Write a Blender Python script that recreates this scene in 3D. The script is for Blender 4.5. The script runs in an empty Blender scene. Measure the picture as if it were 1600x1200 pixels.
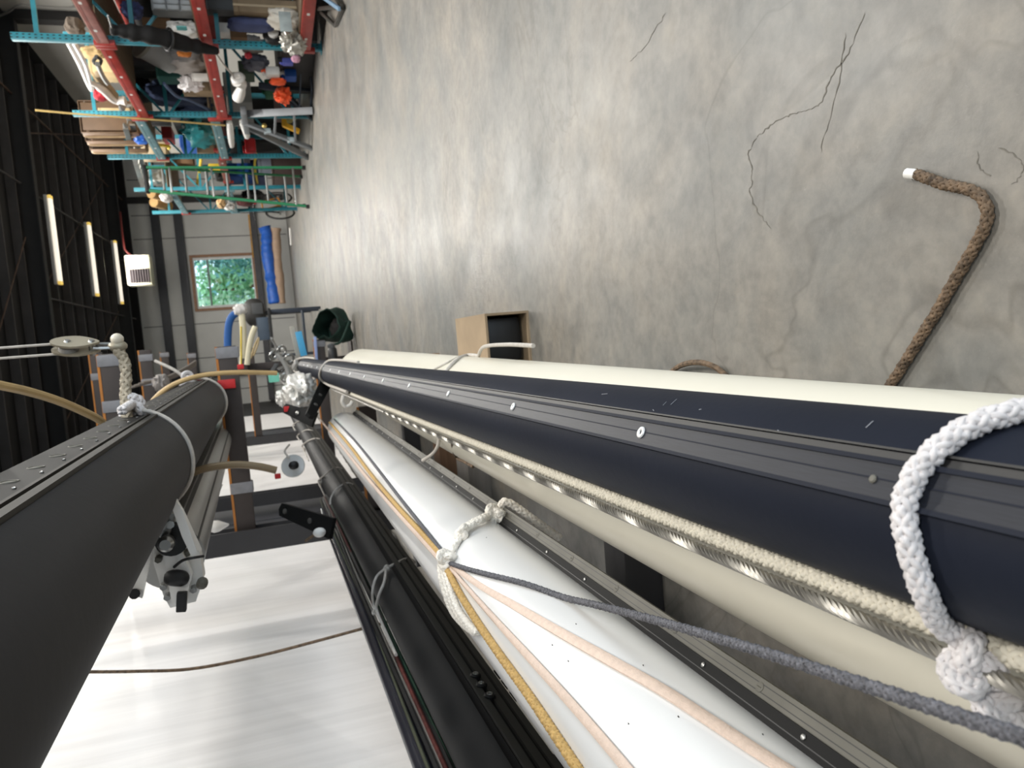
import bpy, bmesh, math, random
from math import sin, cos, pi, radians, atan, hypot, sqrt, degrees
from mathutils import Vector, Matrix, noise
random.seed(7)
C = bpy.context.scene.collection
S = bpy.context.scene

# ------------------------------------------------------------------ camera
F_PX, CAM_H = 1150.0, 0.85
PHI = atan(362.7/F_PX); PSI = -atan(88.4/hypot(F_PX, 362.7)); RHO = radians(6)
FWD = Vector((sin(PSI)*cos(PHI), cos(PSI)*cos(PHI), -sin(PHI)))
R0 = Vector((cos(PSI), -sin(PSI), 0)); D0 = Vector((-sin(PSI)*sin(PHI), -cos(PSI)*sin(PHI), -cos(PHI)))
EX = cos(RHO)*D0 - sin(RHO)*R0; EY = -(sin(RHO)*D0 + cos(RHO)*R0)
CO = Vector((0, 0, CAM_H))
cam = bpy.data.cameras.new('camera'); camo = bpy.data.objects.new('camera', cam); C.objects.link(camo)
m3 = Matrix((EX, -EY, -FWD)).transposed()
camo.matrix_world = Matrix.Translation(CO) @ m3.to_4x4()
cam.sensor_fit = 'HORIZONTAL'; cam.sensor_width = 36; cam.lens = F_PX/1600*36
cam.clip_start = 0.02; cam.clip_end = 200
cam.dof.use_dof = True; cam.dof.focus_distance = 0.95; cam.dof.aperture_fstop = 11
S.camera = camo

# ------------------------------------------------------------------ exposure, world, large lights
S.view_settings.view_transform = 'Standard'; S.view_settings.look = 'None'
S.view_settings.gamma = 1.0; S.view_settings.use_curve_mapping = False
S.view_settings.exposure = 0.0
w = bpy.data.worlds.new('world'); S.world = w; w.use_nodes = True
bg = w.node_tree.nodes['Background']; bg.inputs[0].default_value = (0.62, 0.82, 1.0, 1); bg.inputs[1].default_value = 2.1

def area(name, loc, size, energy, col, rot=(0, 0, 0)):
    l = bpy.data.lights.new(name, 'AREA'); l.shape = 'RECTANGLE'; l.size, l.size_y = size; l.energy = energy; l.color = col
    o = bpy.data.objects.new(name, l); C.objects.link(o); o.location = loc; o.rotation_euler = rot
    return o
WARM = (1.0, 0.965, 0.905)
# the tubes of the ceiling fixtures (those in view are built below)
for i, (lx, ly) in enumerate(((2.5, 5.8), (2.3, 2.0), (2.3, -2.0), (2.72, 10.2), (2.72, 14.2), (5.3, 9.0), (5.3, 13.5))):  # last pair is added fill to brighten the right wall, no fixture there
    area('fixture_or_fill_light', (lx, ly, 4.9), (1.8, 0.2), (185, 185, 170, 235, 235, 120, 130)[i], WARM)
for ly in (17.8, 21.2, 24.4):
    area('fixture_or_fill_light', (2.72, ly, 4.93), (1.75, 0.2), 190 if ly < 24 else 110, WARM)
# daylight coming in through the open roller door behind the camera
area('door_daylight', (3.2, -5.85, 1.9), (4.4, 3.4), 90, (0.86, 0.93, 1.0), (radians(90), 0, 0))
# and through the open door in the right wall beside the camera
area('door_daylight', (7.05, 0.9, 1.8), (3.4, 4.6), 140, (0.92, 0.96, 1.0), (0, radians(90), 0))

# ------------------------------------------------------------------ helpers
def lin(c):
    c = c/255.0
    return c/12.92 if c <= 0.04045 else ((c+0.055)/1.055)**2.4
def rgb(r, g, b): return (lin(r), lin(g), lin(b), 1)
_m = {}
def M(name, col, rough=0.5, metal=0.0, var=0.12, vscale=6, bump=0.0, bscale=60, coat=0.0, spec=0.5, emit=None, trans=0.0, stretch=None):
    if name in _m: return _m[name]
    m = bpy.data.materials.new(name); m.use_nodes = True; nt = m.node_tree; n = nt.nodes; L = nt.links
    p = n['Principled BSDF']; p.inputs['Roughness'].default_value = rough; p.inputs['Metallic'].default_value = metal
    p.inputs['Specular IOR Level'].default_value = spec
    p.inputs['Coat Weight'].default_value = coat; p.inputs['Coat Roughness'].default_value = 0.05
    p.inputs['Transmission Weight'].default_value = trans
    c = rgb(*col); p.inputs['Base Color'].default_value = c
    tc = n.new('ShaderNodeTexCoord'); mp = n.new('ShaderNodeMapping'); L.new(tc.outputs['Object'], mp.inputs[0])
    if stretch: mp.inputs['Scale'].default_value = stretch
    if var > 0:
        nz = n.new('ShaderNodeTexNoise'); nz.inputs['Scale'].default_value = vscale; nz.inputs['Detail'].default_value = 5
        L.new(mp.outputs[0], nz.inputs['Vector'])
        r = n.new('ShaderNodeValToRGB'); r.color_ramp.elements[0].position = 0.3; r.color_ramp.elements[1].position = 0.7
        r.color_ramp.elements[0].color = [x*(1-var) for x in c[:3]]+[1]; r.color_ramp.elements[1].color = [min(1, x*(1+var)) for x in c[:3]]+[1]
        L.new(nz.outputs[0], r.inputs[0]); L.new(r.outputs[0], p.inputs['Base Color'])
    if bump > 0:
        nb = n.new('ShaderNodeTexNoise'); nb.inputs['Scale'].default_value = bscale; nb.inputs['Detail'].default_value = 4
        L.new(mp.outputs[0], nb.inputs['Vector'])
        b = n.new('ShaderNodeBump'); b.inputs['Strength'].default_value = bump; b.inputs['Distance'].default_value = 0.01
        L.new(nb.outputs[0], b.inputs['Height']); L.new(b.outputs[0], p.inputs['Normal'])
    if emit:
        p.inputs['Emission Color'].default_value = rgb(*emit[0]); p.inputs['Emission Strength'].default_value = emit[1]
    _m[name] = m
    return m

class MB:
    def __init__(s): s.v = []; s.f = []
    def add(s, vs, fs):
        o = len(s.v); s.v += [Vector(v) for v in vs]; s.f += [tuple(i+o for i in f) for f in fs]; return s
    def box(s, c, size, rot=None, bev=0.0):
        x, y, z = (q/2 for q in size); c = Vector(c)
        if bev > 0:
            b = min(bev, x*.45, y*.45, z*.45)
            bm = bmesh.new(); bmesh.ops.create_cube(bm, size=1); bmesh.ops.scale(bm, vec=(2*x, 2*y, 2*z), verts=bm.verts)
            bmesh.ops.bevel(bm, geom=bm.edges[:], offset=b, segments=2, affect='EDGES', profile=.6)
            bm.verts.index_update(); vs = [v.co.copy() for v in bm.verts]; fs = [[v.index for v in f.verts] for f in bm.faces]; bm.free()
        else:
            vs = [Vector((i*x, j*y, k*z)) for i in (-1, 1) for j in (-1, 1) for k in (-1, 1)]
            fs = [(0, 1, 3, 2), (4, 6, 7, 5), (0, 4, 5, 1), (2, 3, 7, 6), (0, 2, 6, 4), (1, 5, 7, 3)]
        if rot is not None: vs = [rot @ v for v in vs]
        return s.add([v+c for v in vs], fs)
    def bar(s, a, b, wd, th, up=(0, 0, 1), bev=0.0):
        a, b = Vector(a), Vector(b); d = b-a; L = d.length; d.normalize(); u = Vector(up)
        if abs(d.dot(u)) > .98: u = Vector((0, 1, 0))
        r = d.cross(u).normalized(); u = r.cross(d)
        return s.box((a+b)/2, (wd, L, th), Matrix((r, d, u)).transposed(), bev)
    def tube(s, path, r, n=8, cap=True):
        pts = [Vector(p) for p in path]; N = len(pts); rr = r if hasattr(r, '__len__') else [r]*N
        t0 = (pts[1]-pts[0]).normalized(); u = t0.orthogonal().normalized(); vs = []; prev = t0
        for i, p in enumerate(pts):
            t = (pts[min(i+1, N-1)]-pts[max(i-1, 0)])
            t = t.normalized() if t.length > 1e-9 else prev
            u = prev.rotation_difference(t) @ u; u = (u-t*u.dot(t)).normalized(); b = t.cross(u); prev = t
            for k in range(n):
                a = 2*pi*k/n; vs.append(p+(u*cos(a)+b*sin(a))*rr[i])
        fs = [(i*n+k, i*n+(k+1) % n, (i+1)*n+(k+1) % n, (i+1)*n+k) for i in range(N-1) for k in range(n)]
        if cap: fs += [tuple(range(n))[::-1], tuple((N-1)*n+k for k in range(n))]
        return s.add(vs, fs)
    def cyl(s, a, b, r, n=12, r2=None): return s.tube([a, b], [r, r if r2 is None else r2], n)
    def lathe(s, c, prof, axis=(0, 0, 1), n=14):   # prof: (radius, height)
        ax = Vector(axis).normalized(); u = ax.orthogonal().normalized(); b = ax.cross(u); c = Vector(c); vs = []
        for r, h in prof:
            for k in range(n): vs.append(c+ax*h+(u*cos(2*pi*k/n)+b*sin(2*pi*k/n))*r)
        N = len(prof); fs = [(i*n+k, i*n+(k+1) % n, (i+1)*n+(k+1) % n, (i+1)*n+k) for i in range(N-1) for k in range(n)]
        fs += [tuple(range(n))[::-1], tuple((N-1)*n+k for k in range(n))]
        return s.add(vs, fs)
    def torus(s, c, axis, R, r, n=20, k=6):
        ax = Vector(axis).normalized(); u = ax.orthogonal().normalized(); b = ax.cross(u); c = Vector(c); vs = []
        for i in range(n):
            a = 2*pi*i/n; d = u*cos(a)+b*sin(a)
            for j in range(k):
                q = 2*pi*j/k; vs.append(c+d*(R+r*cos(q))+ax*r*sin(q))
        return s.add(vs, [(i*k+j, ((i+1) % n)*k+j, ((i+1) % n)*k+(j+1) % k, i*k+(j+1) % k) for i in range(n) for j in range(k)])
    def prism(s, poly, a, b):    # poly: world-offset vectors around point a, swept to b
        a, b = Vector(a), Vector(b); n = len(poly)
        vs = [a+Vector(p) for p in poly]+[b+Vector(p) for p in poly]
        return s.add(vs, [(k, (k+1) % n, n+(k+1) % n, n+k) for k in range(n)]+[tuple(range(n))[::-1], tuple(range(n, 2*n))])
    def blob(s, c, size, pw=0.7, amp=0.08, fr=3.0, seed=0, nu=20, nv=12, flat=True, rot=None):   # superquadric cushion with wrinkles
        c = Vector(c); sx, sy, sz = (q/2 for q in size); vs = []
        def sp(t, e): return math.copysign(abs(t)**e, t)
        for i in range(nv+1):
            ph = -pi/2+pi*i/nv
            for j in range(nu):
                th = 2*pi*j/nu
                d = Vector((sp(cos(ph), pw)*sp(cos(th), pw), sp(cos(ph), pw)*sp(sin(th), pw), sp(sin(ph), pw)))
                q = noise.noise(d*fr+Vector((seed*3.1, seed, 0)))+.5*noise.noise(d*fr*2.6+Vector((seed, 9, seed)))-.5*abs(noise.noise(d*fr*1.7+Vector((3, seed, seed))))
                d = d*(1+amp*q)
                v = Vector((d.x*sx, d.y*sy, d.z*sz))
                if rot is not None: v = rot @ v
                vs.append(v+c)
        fs = [(i*nu+j, i*nu+(j+1) % nu, (i+1)*nu+(j+1) % nu, (i+1)*nu+j) for i in range(nv) for j in range(nu)]
        return s.add(vs, fs)

def smooth_path(pts, sub=8, closed=False):
    P = [Vector(p) for p in pts]; out = []; n = len(P)
    rng = n if closed else n-1
    for i in range(rng):
        if closed: a, b, c, d = P[(i-1) % n], P[i], P[(i+1) % n], P[(i+2) % n]
        else: a, b, c, d = P[max(i-1, 0)], P[i], P[i+1], P[min(i+2, n-1)]
        for k in range(sub):
            t = k/sub
            out.append(.5*((2*b)+(c-a)*t+(2*a-5*b+4*c-d)*t*t+(3*b-a-3*c+d)*t**3))
    if not closed: out.append(P[-1])
    return out
def resample(path, step):
    P = [Vector(p) for p in path]; out = [P[0]]; acc = 0
    for a, b in zip(P, P[1:]):
        L = (b-a).length
        if L < 1e-9: continue
        t = step-acc
        while t <= L: out.append(a.lerp(b, t/L)); t += step
        acc = (acc+L) % step
    out.append(P[-1])
    return out
def braid(mb, path, R, n=4, pitch=None, sides=6, k=1.0):
    """plain woven braid: n strands each way round the path"""
    pitch = pitch or 7*R; step = pitch/22
    P = resample(path, step); N = len(P); rs = pi*R/n*.60*k
    fr = []; prev = (P[1]-P[0]).normalized(); u = prev.orthogonal().normalized()
    for i in range(N):
        t = (P[min(i+1, N-1)]-P[max(i-1, 0)]).normalized(); u = prev.rotation_difference(t) @ u; u = (u-t*u.dot(t)).normalized(); prev = t
        fr.append((u.copy(), t.cross(u)))
    for sgn in (1, -1):
        for s in range(n):
            pts = []
            for i in range(N):
                ph = i*step/pitch*2*pi; a = 2*pi*s/n+sgn*ph
                if sgn < 0: a += pi/n*0
                rr = R*.70+sgn*R*.16*cos(n*ph+pi*s)
                pts.append(P[i]+(fr[i][0]*cos(a)+fr[i][1]*sin(a))*rr)
            mb.tube(pts, rs, sides)
    mb.tube(P, R*.6, 6)
    return mb
def twist(mb, path, R, n=6, pitch=None, sides=5):
    pitch = pitch or 10*R; step = pitch/24; P = resample(path, step); N = len(P)
    prev = (P[1]-P[0]).normalized(); u = prev.orthogonal().normalized(); fr = []
    for i in range(N):
        t = (P[min(i+1, N-1)]-P[max(i-1, 0)]).normalized(); u = prev.rotation_difference(t) @ u; u = (u-t*u.dot(t)).normalized(); prev = t
        fr.append((u.copy(), t.cross(u)))
    for s in range(n):
        mb.tube([P[i]+(fr[i][0]*cos(2*pi*s/n+i*step/pitch*2*pi)+fr[i][1]*sin(2*pi*s/n+i*step/pitch*2*pi))*R*.62 for i in range(N)], R*.36, sides)
    return mb
def knot_path(c, size, ax=None, sub=60, sq=(1, 1, 1)):
    c = Vector(c); out = []
    for i in range(sub+1):
        t = 2*pi*i/sub
        v = Vector(((sin(t)+2*sin(2*t))/3*sq[0], (cos(t)-2*cos(2*t))/3*sq[1], -sin(3*t)*.45*sq[2]))*size
        out.append(c+(ax @ v if ax is not None else v))
    return out

def root_of(o):
    while o.parent: o = o.parent
    return o
def build(name, mb, mat, parent=None, label=None, cat=None, group=None, kind=None, smooth=35):
    me = bpy.data.meshes.new(name)
    if parent: org = root_of(parent).location.copy()
    else:
        xs = [v.x for v in mb.v]; ys = [v.y for v in mb.v]; zs = [v.z for v in mb.v]
        org = Vector(((min(xs)+max(xs))/2, (min(ys)+max(ys))/2, min(zs)))
    me.from_pydata([v-org for v in mb.v], [], mb.f); me.update()
    bm = bmesh.new(); bm.from_mesh(me); bmesh.ops.recalc_face_normals(bm, faces=bm.faces); bm.to_mesh(me); bm.free()
    if smooth:
        me.shade_smooth(); me.set_sharp_from_angle(angle=radians(smooth))
    me.materials.append(mat)
    o = bpy.data.objects.new(name, me); C.objects.link(o)
    if parent: o.parent = parent
    else: o.location = org
    return props(o, label, cat, group, kind)
def props(o, label=None, cat=None, group=None, kind=None):
    if label: o['label'] = label
    if cat: o['category'] = cat
    if group: o['group'] = group
    if kind: o['kind'] = kind
    return o
def thing(name, loc, label, cat, group=None, kind=None):
    o = bpy.data.objects.new(name, None); C.objects.link(o); o.location = loc; o.empty_display_size = .1
    return props(o, label, cat, group, kind)
def dup(o, off, parent):      # another like piece sharing the mesh
    c = o.copy(); C.objects.link(c); c.parent = parent; c.location = Vector(o.location)+Vector(off); return c

def ray(px, py): return FWD*F_PX+EX*(px-800)+EY*(py-600)
def P(px, py, X=None, Y=None, Z=None):
    d = ray(px, py)
    t = X/d.x if X is not None else (Y/d.y if Y is not None else (Z-CAM_H)/d.z)
    return CO+d*t
class Axis:
    def __init__(s, x, z, y0, sx, sz): s.x, s.z, s.y0, s.sx, s.sz = x, z, y0, sx, sz
    def __call__(s, y): return Vector((s.x+s.sx*(y-s.y0), y, s.z+s.sz*(y-s.y0)))
    def surf(s, y, al, r): a = radians(al); return s(y)+Vector((sin(a)*r, 0, cos(a)*r))
    def hit(s, px, py, r):      # where the sight line meets the spar (or passes closest to it)
        d = ray(px, py); bx = -s.x+s.sx*s.y0; ax = d.x-s.sx*d.y; bz = CAM_H-s.z+s.sz*s.y0; az = d.z-s.sz*d.y
        A = ax*ax+az*az; B = 2*(ax*bx+az*bz); Q = bx*bx+bz*bz-r*r; D = B*B-4*A*Q
        t = (-B-sqrt(D))/(2*A) if D > 0 else -B/(2*A)
        p = CO+d*t
        if D <= 0:
            c = s(p.y); q = p-c; q.y = 0; p = c+q.normalized()*r
        return p
    def spar(s, mb, poly, y0, y1, n=1):
        k = len(poly); vs = []
        for i in range(n+1):
            c = s(y0+(y1-y0)*i/n); vs += [c+Vector((u, 0, w)) for u, w in poly]
        fs = [(i*k+j, i*k+(j+1) % k, (i+1)*k+(j+1) % k, (i+1)*k+j) for i in range(n) for j in range(k)]
        return mb.add(vs, fs+[tuple(range(k))[::-1], tuple(n*k+j for j in range(k))])
    def rail(s, mb, al, r0, r1, hw, y0, y1, off=0.0):
        a = radians(al); n = Vector((sin(a), cos(a))); t = Vector((cos(a), -sin(a)))
        q = [n*r0+t*(off-hw), n*r1+t*(off-hw), n*r1+t*(off+hw), n*r0+t*(off+hw)]
        return s.spar(mb, [(v.x, v.y) for v in q], y0, y1)
def circ(r, n=40, rz=None): return [(r*sin(2*pi*i/n), (rz or r)*cos(2*pi*i/n)) for i in range(n)]
def rotz(a): return Matrix.Rotation(radians(a), 3, 'Z')
def roty(a): return Matrix.Rotation(radians(a), 3, 'Y')
def rotx(a): return Matrix.Rotation(radians(a), 3, 'X')

# ------------------------------------------------------------------ materials
def floor_mat():
    m = bpy.data.materials.new('concrete_floor'); m.use_nodes = True; nt = m.node_tree; n = nt.nodes; L = nt.links
    p = n['Principled BSDF']; tc = n.new('ShaderNodeTexCoord')
    def nz(scale, detail, sc=(1, 1, 1), dist=0.0):
        mp = n.new('ShaderNodeMapping'); mp.inputs['Scale'].default_value = sc; L.new(tc.outputs['Object'], mp.inputs[0])
        t = n.new('ShaderNodeTexNoise'); t.inputs['Scale'].default_value = scale; t.inputs['Detail'].default_value = detail
        t.inputs['Roughness'].default_value = .62; t.inputs['Distortion'].default_value = dist
        L.new(mp.outputs[0], t.inputs['Vector']); return t.outputs[0]
    def ramp(src, pts):
        r = n.new('ShaderNodeValToRGB'); e = r.color_ramp.elements
        while len(e) < len(pts): e.new(.5)
        for q, (po, c) in zip(e, pts): q.position = po; q.color = c
        L.new(src, r.inputs[0]); return r.outputs[0]
    def mix(a, b, f, mode='MIX'):
        x = n.new('ShaderNodeMix'); x.data_type = 'RGBA'; x.blend_type = mode
        if isinstance(f, float): x.inputs[0].default_value = f
        else: L.new(f, x.inputs[0])
        L.new(a, x.inputs[6]); L.new(b, x.inputs[7]); return x.outputs[2]
    base = ramp(nz(2.2, 6, (1, .7, 1), .6), [(.3, rgb(112, 112, 108)), (.5, rgb(130, 126, 119)), (.68, rgb(146, 138, 127))])
    patch = ramp(nz(1.1, 7, (1, 1, 1), 1.5), [(.36, rgb(92, 97, 98)), (.52, rgb(126, 123, 117)), (.7, rgb(146, 136, 122))])
    c = mix(base, patch, .5)
    mid = ramp(nz(7, 7, (1, 1, 1), 1.2), [(.34, (.80, .81, .82, 1)), (.5, (.98, .98, .98, 1)), (.66, (1.13, 1.11, 1.08, 1))])
    c = mix(c, mid, .85, 'MULTIPLY')
    fine = ramp(nz(30, 8), [(.32, (.74, .74, .74, 1)), (.55, (1, 1, 1, 1)), (.72, (1.16, 1.15, 1.12, 1))])
    c = mix(c, fine, .75, 'MULTIPLY')
    speck = ramp(nz(170, 2), [(.70, (1, 1, 1, 1)), (.78, (1.3, 1.3, 1.3, 1))])
    c = mix(c, speck, .6, 'MULTIPLY')
    # tide marks of dried puddles
    t = nz(1.6, 4, (1, 1, 1), .8)
    ring = ramp(t, [(.574, (1, 1, 1, 1)), (.585, (.72, .71, .69, 1)), (.594, (1, 1, 1, 1))])
    c = mix(c, ring, .7, 'MULTIPLY')
    L.new(c, p.inputs['Base Color'])
    rg = ramp(nz(3, 5), [(.3, (.34, .34, .34, 1)), (.7, (.52, .52, .52, 1))]); L.new(rg, p.inputs['Roughness'])
    b = n.new('ShaderNodeBump'); b.inputs['Strength'].default_value = .08; b.inputs['Distance'].default_value = .004
    L.new(nz(60, 6), b.inputs['Height']); L.new(b.outputs[0], p.inputs['Normal'])
    return m
FLOOR = floor_mat()
WALLP = M('painted_wall', (204, 204, 200), .7, var=.05, vscale=1.5)
BLACKROOF = M('black_roof', (22, 22, 24), .8, var=.3, vscale=2)
DARKSTEEL = M('dark_steel', (30, 29, 29), .6, var=.25, vscale=3)
PURLIN = M('purlin_steel', (62, 59, 58), .6, var=.2, vscale=3)
RUST = M('rusty_rod', (78, 62, 52), .8, var=.3)
GREYSTEEL = M('grey_steel', (70, 70, 73), .5, var=.15)
WOODTRIM = M('window_casing', (150, 112, 84), .55, var=.2, vscale=8, stretch=(1, 1, 6))
WHITEVINYL = M('white_vinyl', (225, 225, 222), .4)
TEAL = M('teal_paint', (44, 132, 148), .45, var=.2, vscale=9)
REDP = M('red_paint', (164, 52, 44), .45, var=.2, vscale=7)
REDDULL = M('faded_red_paint', (150, 88, 78), .55, var=.25, vscale=7)
BLUEGREY = M('blue_grey_paint', (112, 148, 156), .5, var=.15)
NAVYMAST = M('navy_anodised', (26, 30, 41), .58, .0, var=.10, vscale=5, bump=.03, bscale=90, spec=.14)
NAVYTRACK = M('navy_track', (30, 33, 41), .46, .1, var=.2, vscale=30, stretch=(40, 1, 40), spec=.25)
BLACKMAST = M('black_mast', (34, 34, 35), .6, .0, var=.12, spec=.3, vscale=5)
BLACKSATIN = M('black_satin', (20, 20, 20), .65, .0, var=.15, spec=.2)
CHARMAST = M('charcoal_mast', (46, 45, 46), .62, .0, var=.14, vscale=3, bump=.04, bscale=50, spec=.25)
CREAMMAST = M('cream_mast', (226, 221, 205), .38, var=.03, vscale=3, coat=.2)
WHITEMAST = M('white_gloss_mast', (222, 222, 221), .32, var=.012, vscale=4, coat=.35)
GREYMAST = M('grey_mast', (158, 157, 154), .35, .3, var=.06)
ALU = M('aluminium', (168, 167, 163), .35, .85, var=.08)
ALUDULL = M('dull_aluminium', (96, 94, 86), .6, .1, var=.12, vscale=20)
STEEL = M('stainless', (150, 150, 148), .34, .9, var=.05)
ROPEW = M('white_rope', (236, 230, 220), .75, var=.14, vscale=80)
ROPEW2 = M('bright_white_rope', (214, 210, 210), .6, var=.10, vscale=90)
CORDW = M('pale_cord', (190, 184, 176), .75, var=.12, vscale=60)
HALYARD = M('cream_halyard', (208, 202, 186), .7, var=.10, vscale=90)
WIRE = M('wire_rope', (160, 157, 150), .42, .85, var=.15, vscale=40)
ROPEG = M('grey_rope', (88, 88, 93), .7, var=.55, vscale=260)
ROPEGOLD = M('gold_rope', (196, 160, 98), .7, var=.2, vscale=150)
ROPEBROWN = M('brown_rope', (100, 82, 64), .8, var=.62, vscale=95)
PINKWEB = M('pink_webbing', (218, 196, 180), .7, var=.07, vscale=140, bump=.25, bscale=500)
TANHOSE = M('tan_hose', (196, 166, 116), .5, var=.10, vscale=12)
SLATE = M('slate_steel', (48, 47, 49), .55, var=.12)
BROWNSTEEL = M('brown_steel', (56, 48, 45), .6, var=.15)
ORANGEEDGE = M('orange_edge', (176, 112, 46), .6, var=.2)
TAPE = M('grey_tape', (128, 128, 132), .45, var=.1, vscale=25)
REDTAPE = M('red_tape', (190, 32, 34), .5, var=.1)
CARD = M('cardboard', (150, 130, 104), .8, var=.1, vscale=10)
CARDD = M('dark_cardboard', (126, 96, 68), .85, var=.12)
BLACKP = M('black_plastic', (18, 18, 19), .5, var=.2)
WHITEP = M('white_plastic', (232, 230, 226), .4, var=.03)
BEIGE = M('beige_plastic', (198, 176, 132), .5, var=.08)
WHITEPAINT = M('white_paint', (236, 235, 232), .35, var=.03)

# ------------------------------------------------------------------ setting
XL, XR, YF, YB, ZC = -1.75, 7.0, 28.0, -6.0, 5.4
fl = build('floor', MB().box(((XL+XR)/2, (YF+YB)/2, -.06), (XR-XL+.4, YF-YB+.4, .12)), FLOOR, kind='structure', smooth=0)
CRACK = M('crack_grime', (112, 108, 100), .9, var=.3, vscale=60)
for pts, wd in (([(1352, 20), (1330, 75), (1300, 120), (1284, 158), (1262, 172), (1236, 178), (1205, 196), (1182, 214)], .0009),
                ([(1182, 216), (1170, 240), (1176, 272), (1172, 300), (1184, 330), (1205, 358)], .0009),
                ([(1322, 50), (1312, 120), (1296, 185), (1282, 240)], .0007),
                ([(1040, 20), (1010, 70), (985, 95)], .0009), ([(1560, 230), (1590, 245), (1598, 270), (1580, 290)], .0006),
                ([(1528, 235), (1530, 262), (1548, 275)], .0006)):
    pp = [P(q.x+random.uniform(-2, 2), q.y+random.uniform(-2, 2), Z=0) for q in smooth_path([(a, b, 0) for a, b in pts], 7)]
    mb = MB(); vs = []; n = len(pp)
    for i, p in enumerate(pp):
        t = (pp[min(i+1, n-1)]-pp[max(i-1, 0)]).normalized(); s = Vector((-t.y, t.x, 0)); ww = wd*(.35+1.3*random.random())*(1 if 0 < i < n-1 else .1)
        vs += [p+s*ww+Vector((0, 0, .0006)), p-s*ww+Vector((0, 0, .0006))]
    mb.add(vs, [(2*i, 2*i+1, 2*i+3, 2*i+2) for i in range(n-1)])
    build('crack', mb, CRACK, fl, smooth=0)

ce = build('ceiling', MB().box(((XL+XR)/2, (YF+YB)/2, ZC+.1), (XR-XL+.4, YF-YB+.4, .2)), BLACKROOF, kind='structure', smooth=0)
pur = None
for k in range(17):
    y = 12.2+1.05*k
    if 16.4 < y < 17.6: continue
    if pur is None:
        pur = build('purlin', MB().box(((XL+XR)/2, y, ZC-.09), (XR-XL-.06, .05, .16)), PURLIN, ce, smooth=0); y00 = y
    else: dup(pur, (0, y-y00, 0), ce)
for y in (-1.5, 8.0, 16.85, 25.6):
    mb = MB(); xm = (XL+XR)/2; W = XR-XL-.04
    mb.box((xm, y, ZC-.385), (W, .2, .03)).box((xm, y, ZC-.015), (W, .2, .03)).box((xm, y, ZC-.2), (W, .03, .36))
    build('rafter', mb, DARKSTEEL, ce, smooth=0)
for a, b in (((5.4, 12.6, 5.22), (5.5, 27.7, 5.22)), ((3.6, 12, 5.2), (3.65, 16.6, 5.2)), ((3.6, 17.2, 5.2), (3.65, 25.4, 5.2)), ((1.5, 17.2, 5.2), (1.5, 27.6, 5.2))):
    build('conduit', MB().cyl(a, b, .022, 8), RUST if a[0] > 5 else PURLIN, ce)
for a, b in (((-1.2, 12.2, 5.2), (2.6, 16.5, 5.2)), ((1.6, 17.3, 5.25), (5.6, 25.2, 5.25)), ((4.8, 17.3, 5.2), (6.6, 24, 5.2)), ((-1.2, 17.4, 5.2), (1.6, 24.8, 5.2))):
    build('brace_rod', MB().cyl(a, b, .014, 6), RUST, ce)

DY0, DY1, DZ1 = -1.6, 3.4, 3.7      # open door in the right wall
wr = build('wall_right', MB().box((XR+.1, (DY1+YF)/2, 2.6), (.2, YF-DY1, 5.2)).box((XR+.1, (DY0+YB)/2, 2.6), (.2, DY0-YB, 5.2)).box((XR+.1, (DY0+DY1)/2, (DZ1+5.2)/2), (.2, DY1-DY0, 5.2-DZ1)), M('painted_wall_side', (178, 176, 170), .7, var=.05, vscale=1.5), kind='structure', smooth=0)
build('door_track', MB().box((XR-.02, DY0-.05, DZ1/2), (.04, .1, DZ1)).box((XR-.02, DY1+.05, DZ1/2), (.04, .1, DZ1)), GREYSTEEL, wr, smooth=0)
build('roller_door_box', MB().box((XR-.2, (DY0+DY1)/2, DZ1+.2), (.36, DY1-DY0+.2, .36), bev=.04), GREYSTEEL, wr)
build('upper_cladding', MB().box((XR+.08, (YF+YB)/2, 5.3), (.2, YF-YB, .2)), BLACKROOF, wr, smooth=0)
for y in (4.2, 8, 16.85):
    build('column', MB().box((XR-.1, y, 2.5), (.18, .26, 5.0)), DARKSTEEL, wr, smooth=0)
# end wall with the window opening X 1.72..3.46, Z 1.22..3.24
wx0, wx1, wz0, wz1 = 1.74, 3.48, 1.27, 3.30
mb = MB(); T = .2
mb.box(((XL+wx0)/2, YF+T/2, ZC/2), (wx0-XL, T, ZC)).box(((wx1+XR)/2, YF+T/2, ZC/2), (XR-wx1, T, ZC))
mb.box(((wx0+wx1)/2, YF+T/2, wz0/2), (wx1-wx0, T, wz0)).box(((wx0+wx1)/2, YF+T/2, (wz1+ZC)/2), (wx1-wx0, T, ZC-wz1))
wf = build('wall_far', mb, WALLP, kind='structure', smooth=0)
for z, h in ((4.30, .27), (3.58, .27), (1.13, .2)):
    build('girt', MB().box(((XL+XR)/2, YF-.09, z), (XR-XL-.1, .16, h), bev=.01), M('girt_steel', (38, 40, 46), .5, var=.15) if z > 2 else GREYSTEEL, wf, smooth=0)
build('cornice', MB().box(((XL+XR)/2, YF-.1, 5.25), (XR-XL-.1, .18, .3)), BLACKROOF, wf, smooth=0)
for x in (-.6, 5.5):
    build('column', MB().box((x, YF-.1, 2.6), (.2, .17, 5.1)), DARKSTEEL, wf, smooth=0)
seam = build('panel_seam', MB().box((-1.2, YF-.006, 2.55), (.025, .012, 5.0)), GREYSTEEL, wf, smooth=0)
for x in (.0, 1.2, 4.2, 5.0, 6.2): dup(seam, (x+1.2, 0, 0), wf)
build('yellow_strip', MB().box((4.15, YF-.2, 1.26), (1.5, .03, .05)), M('ochre_strip', (190, 140, 50), .5, var=.3, vscale=8), wf, smooth=0)
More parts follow.
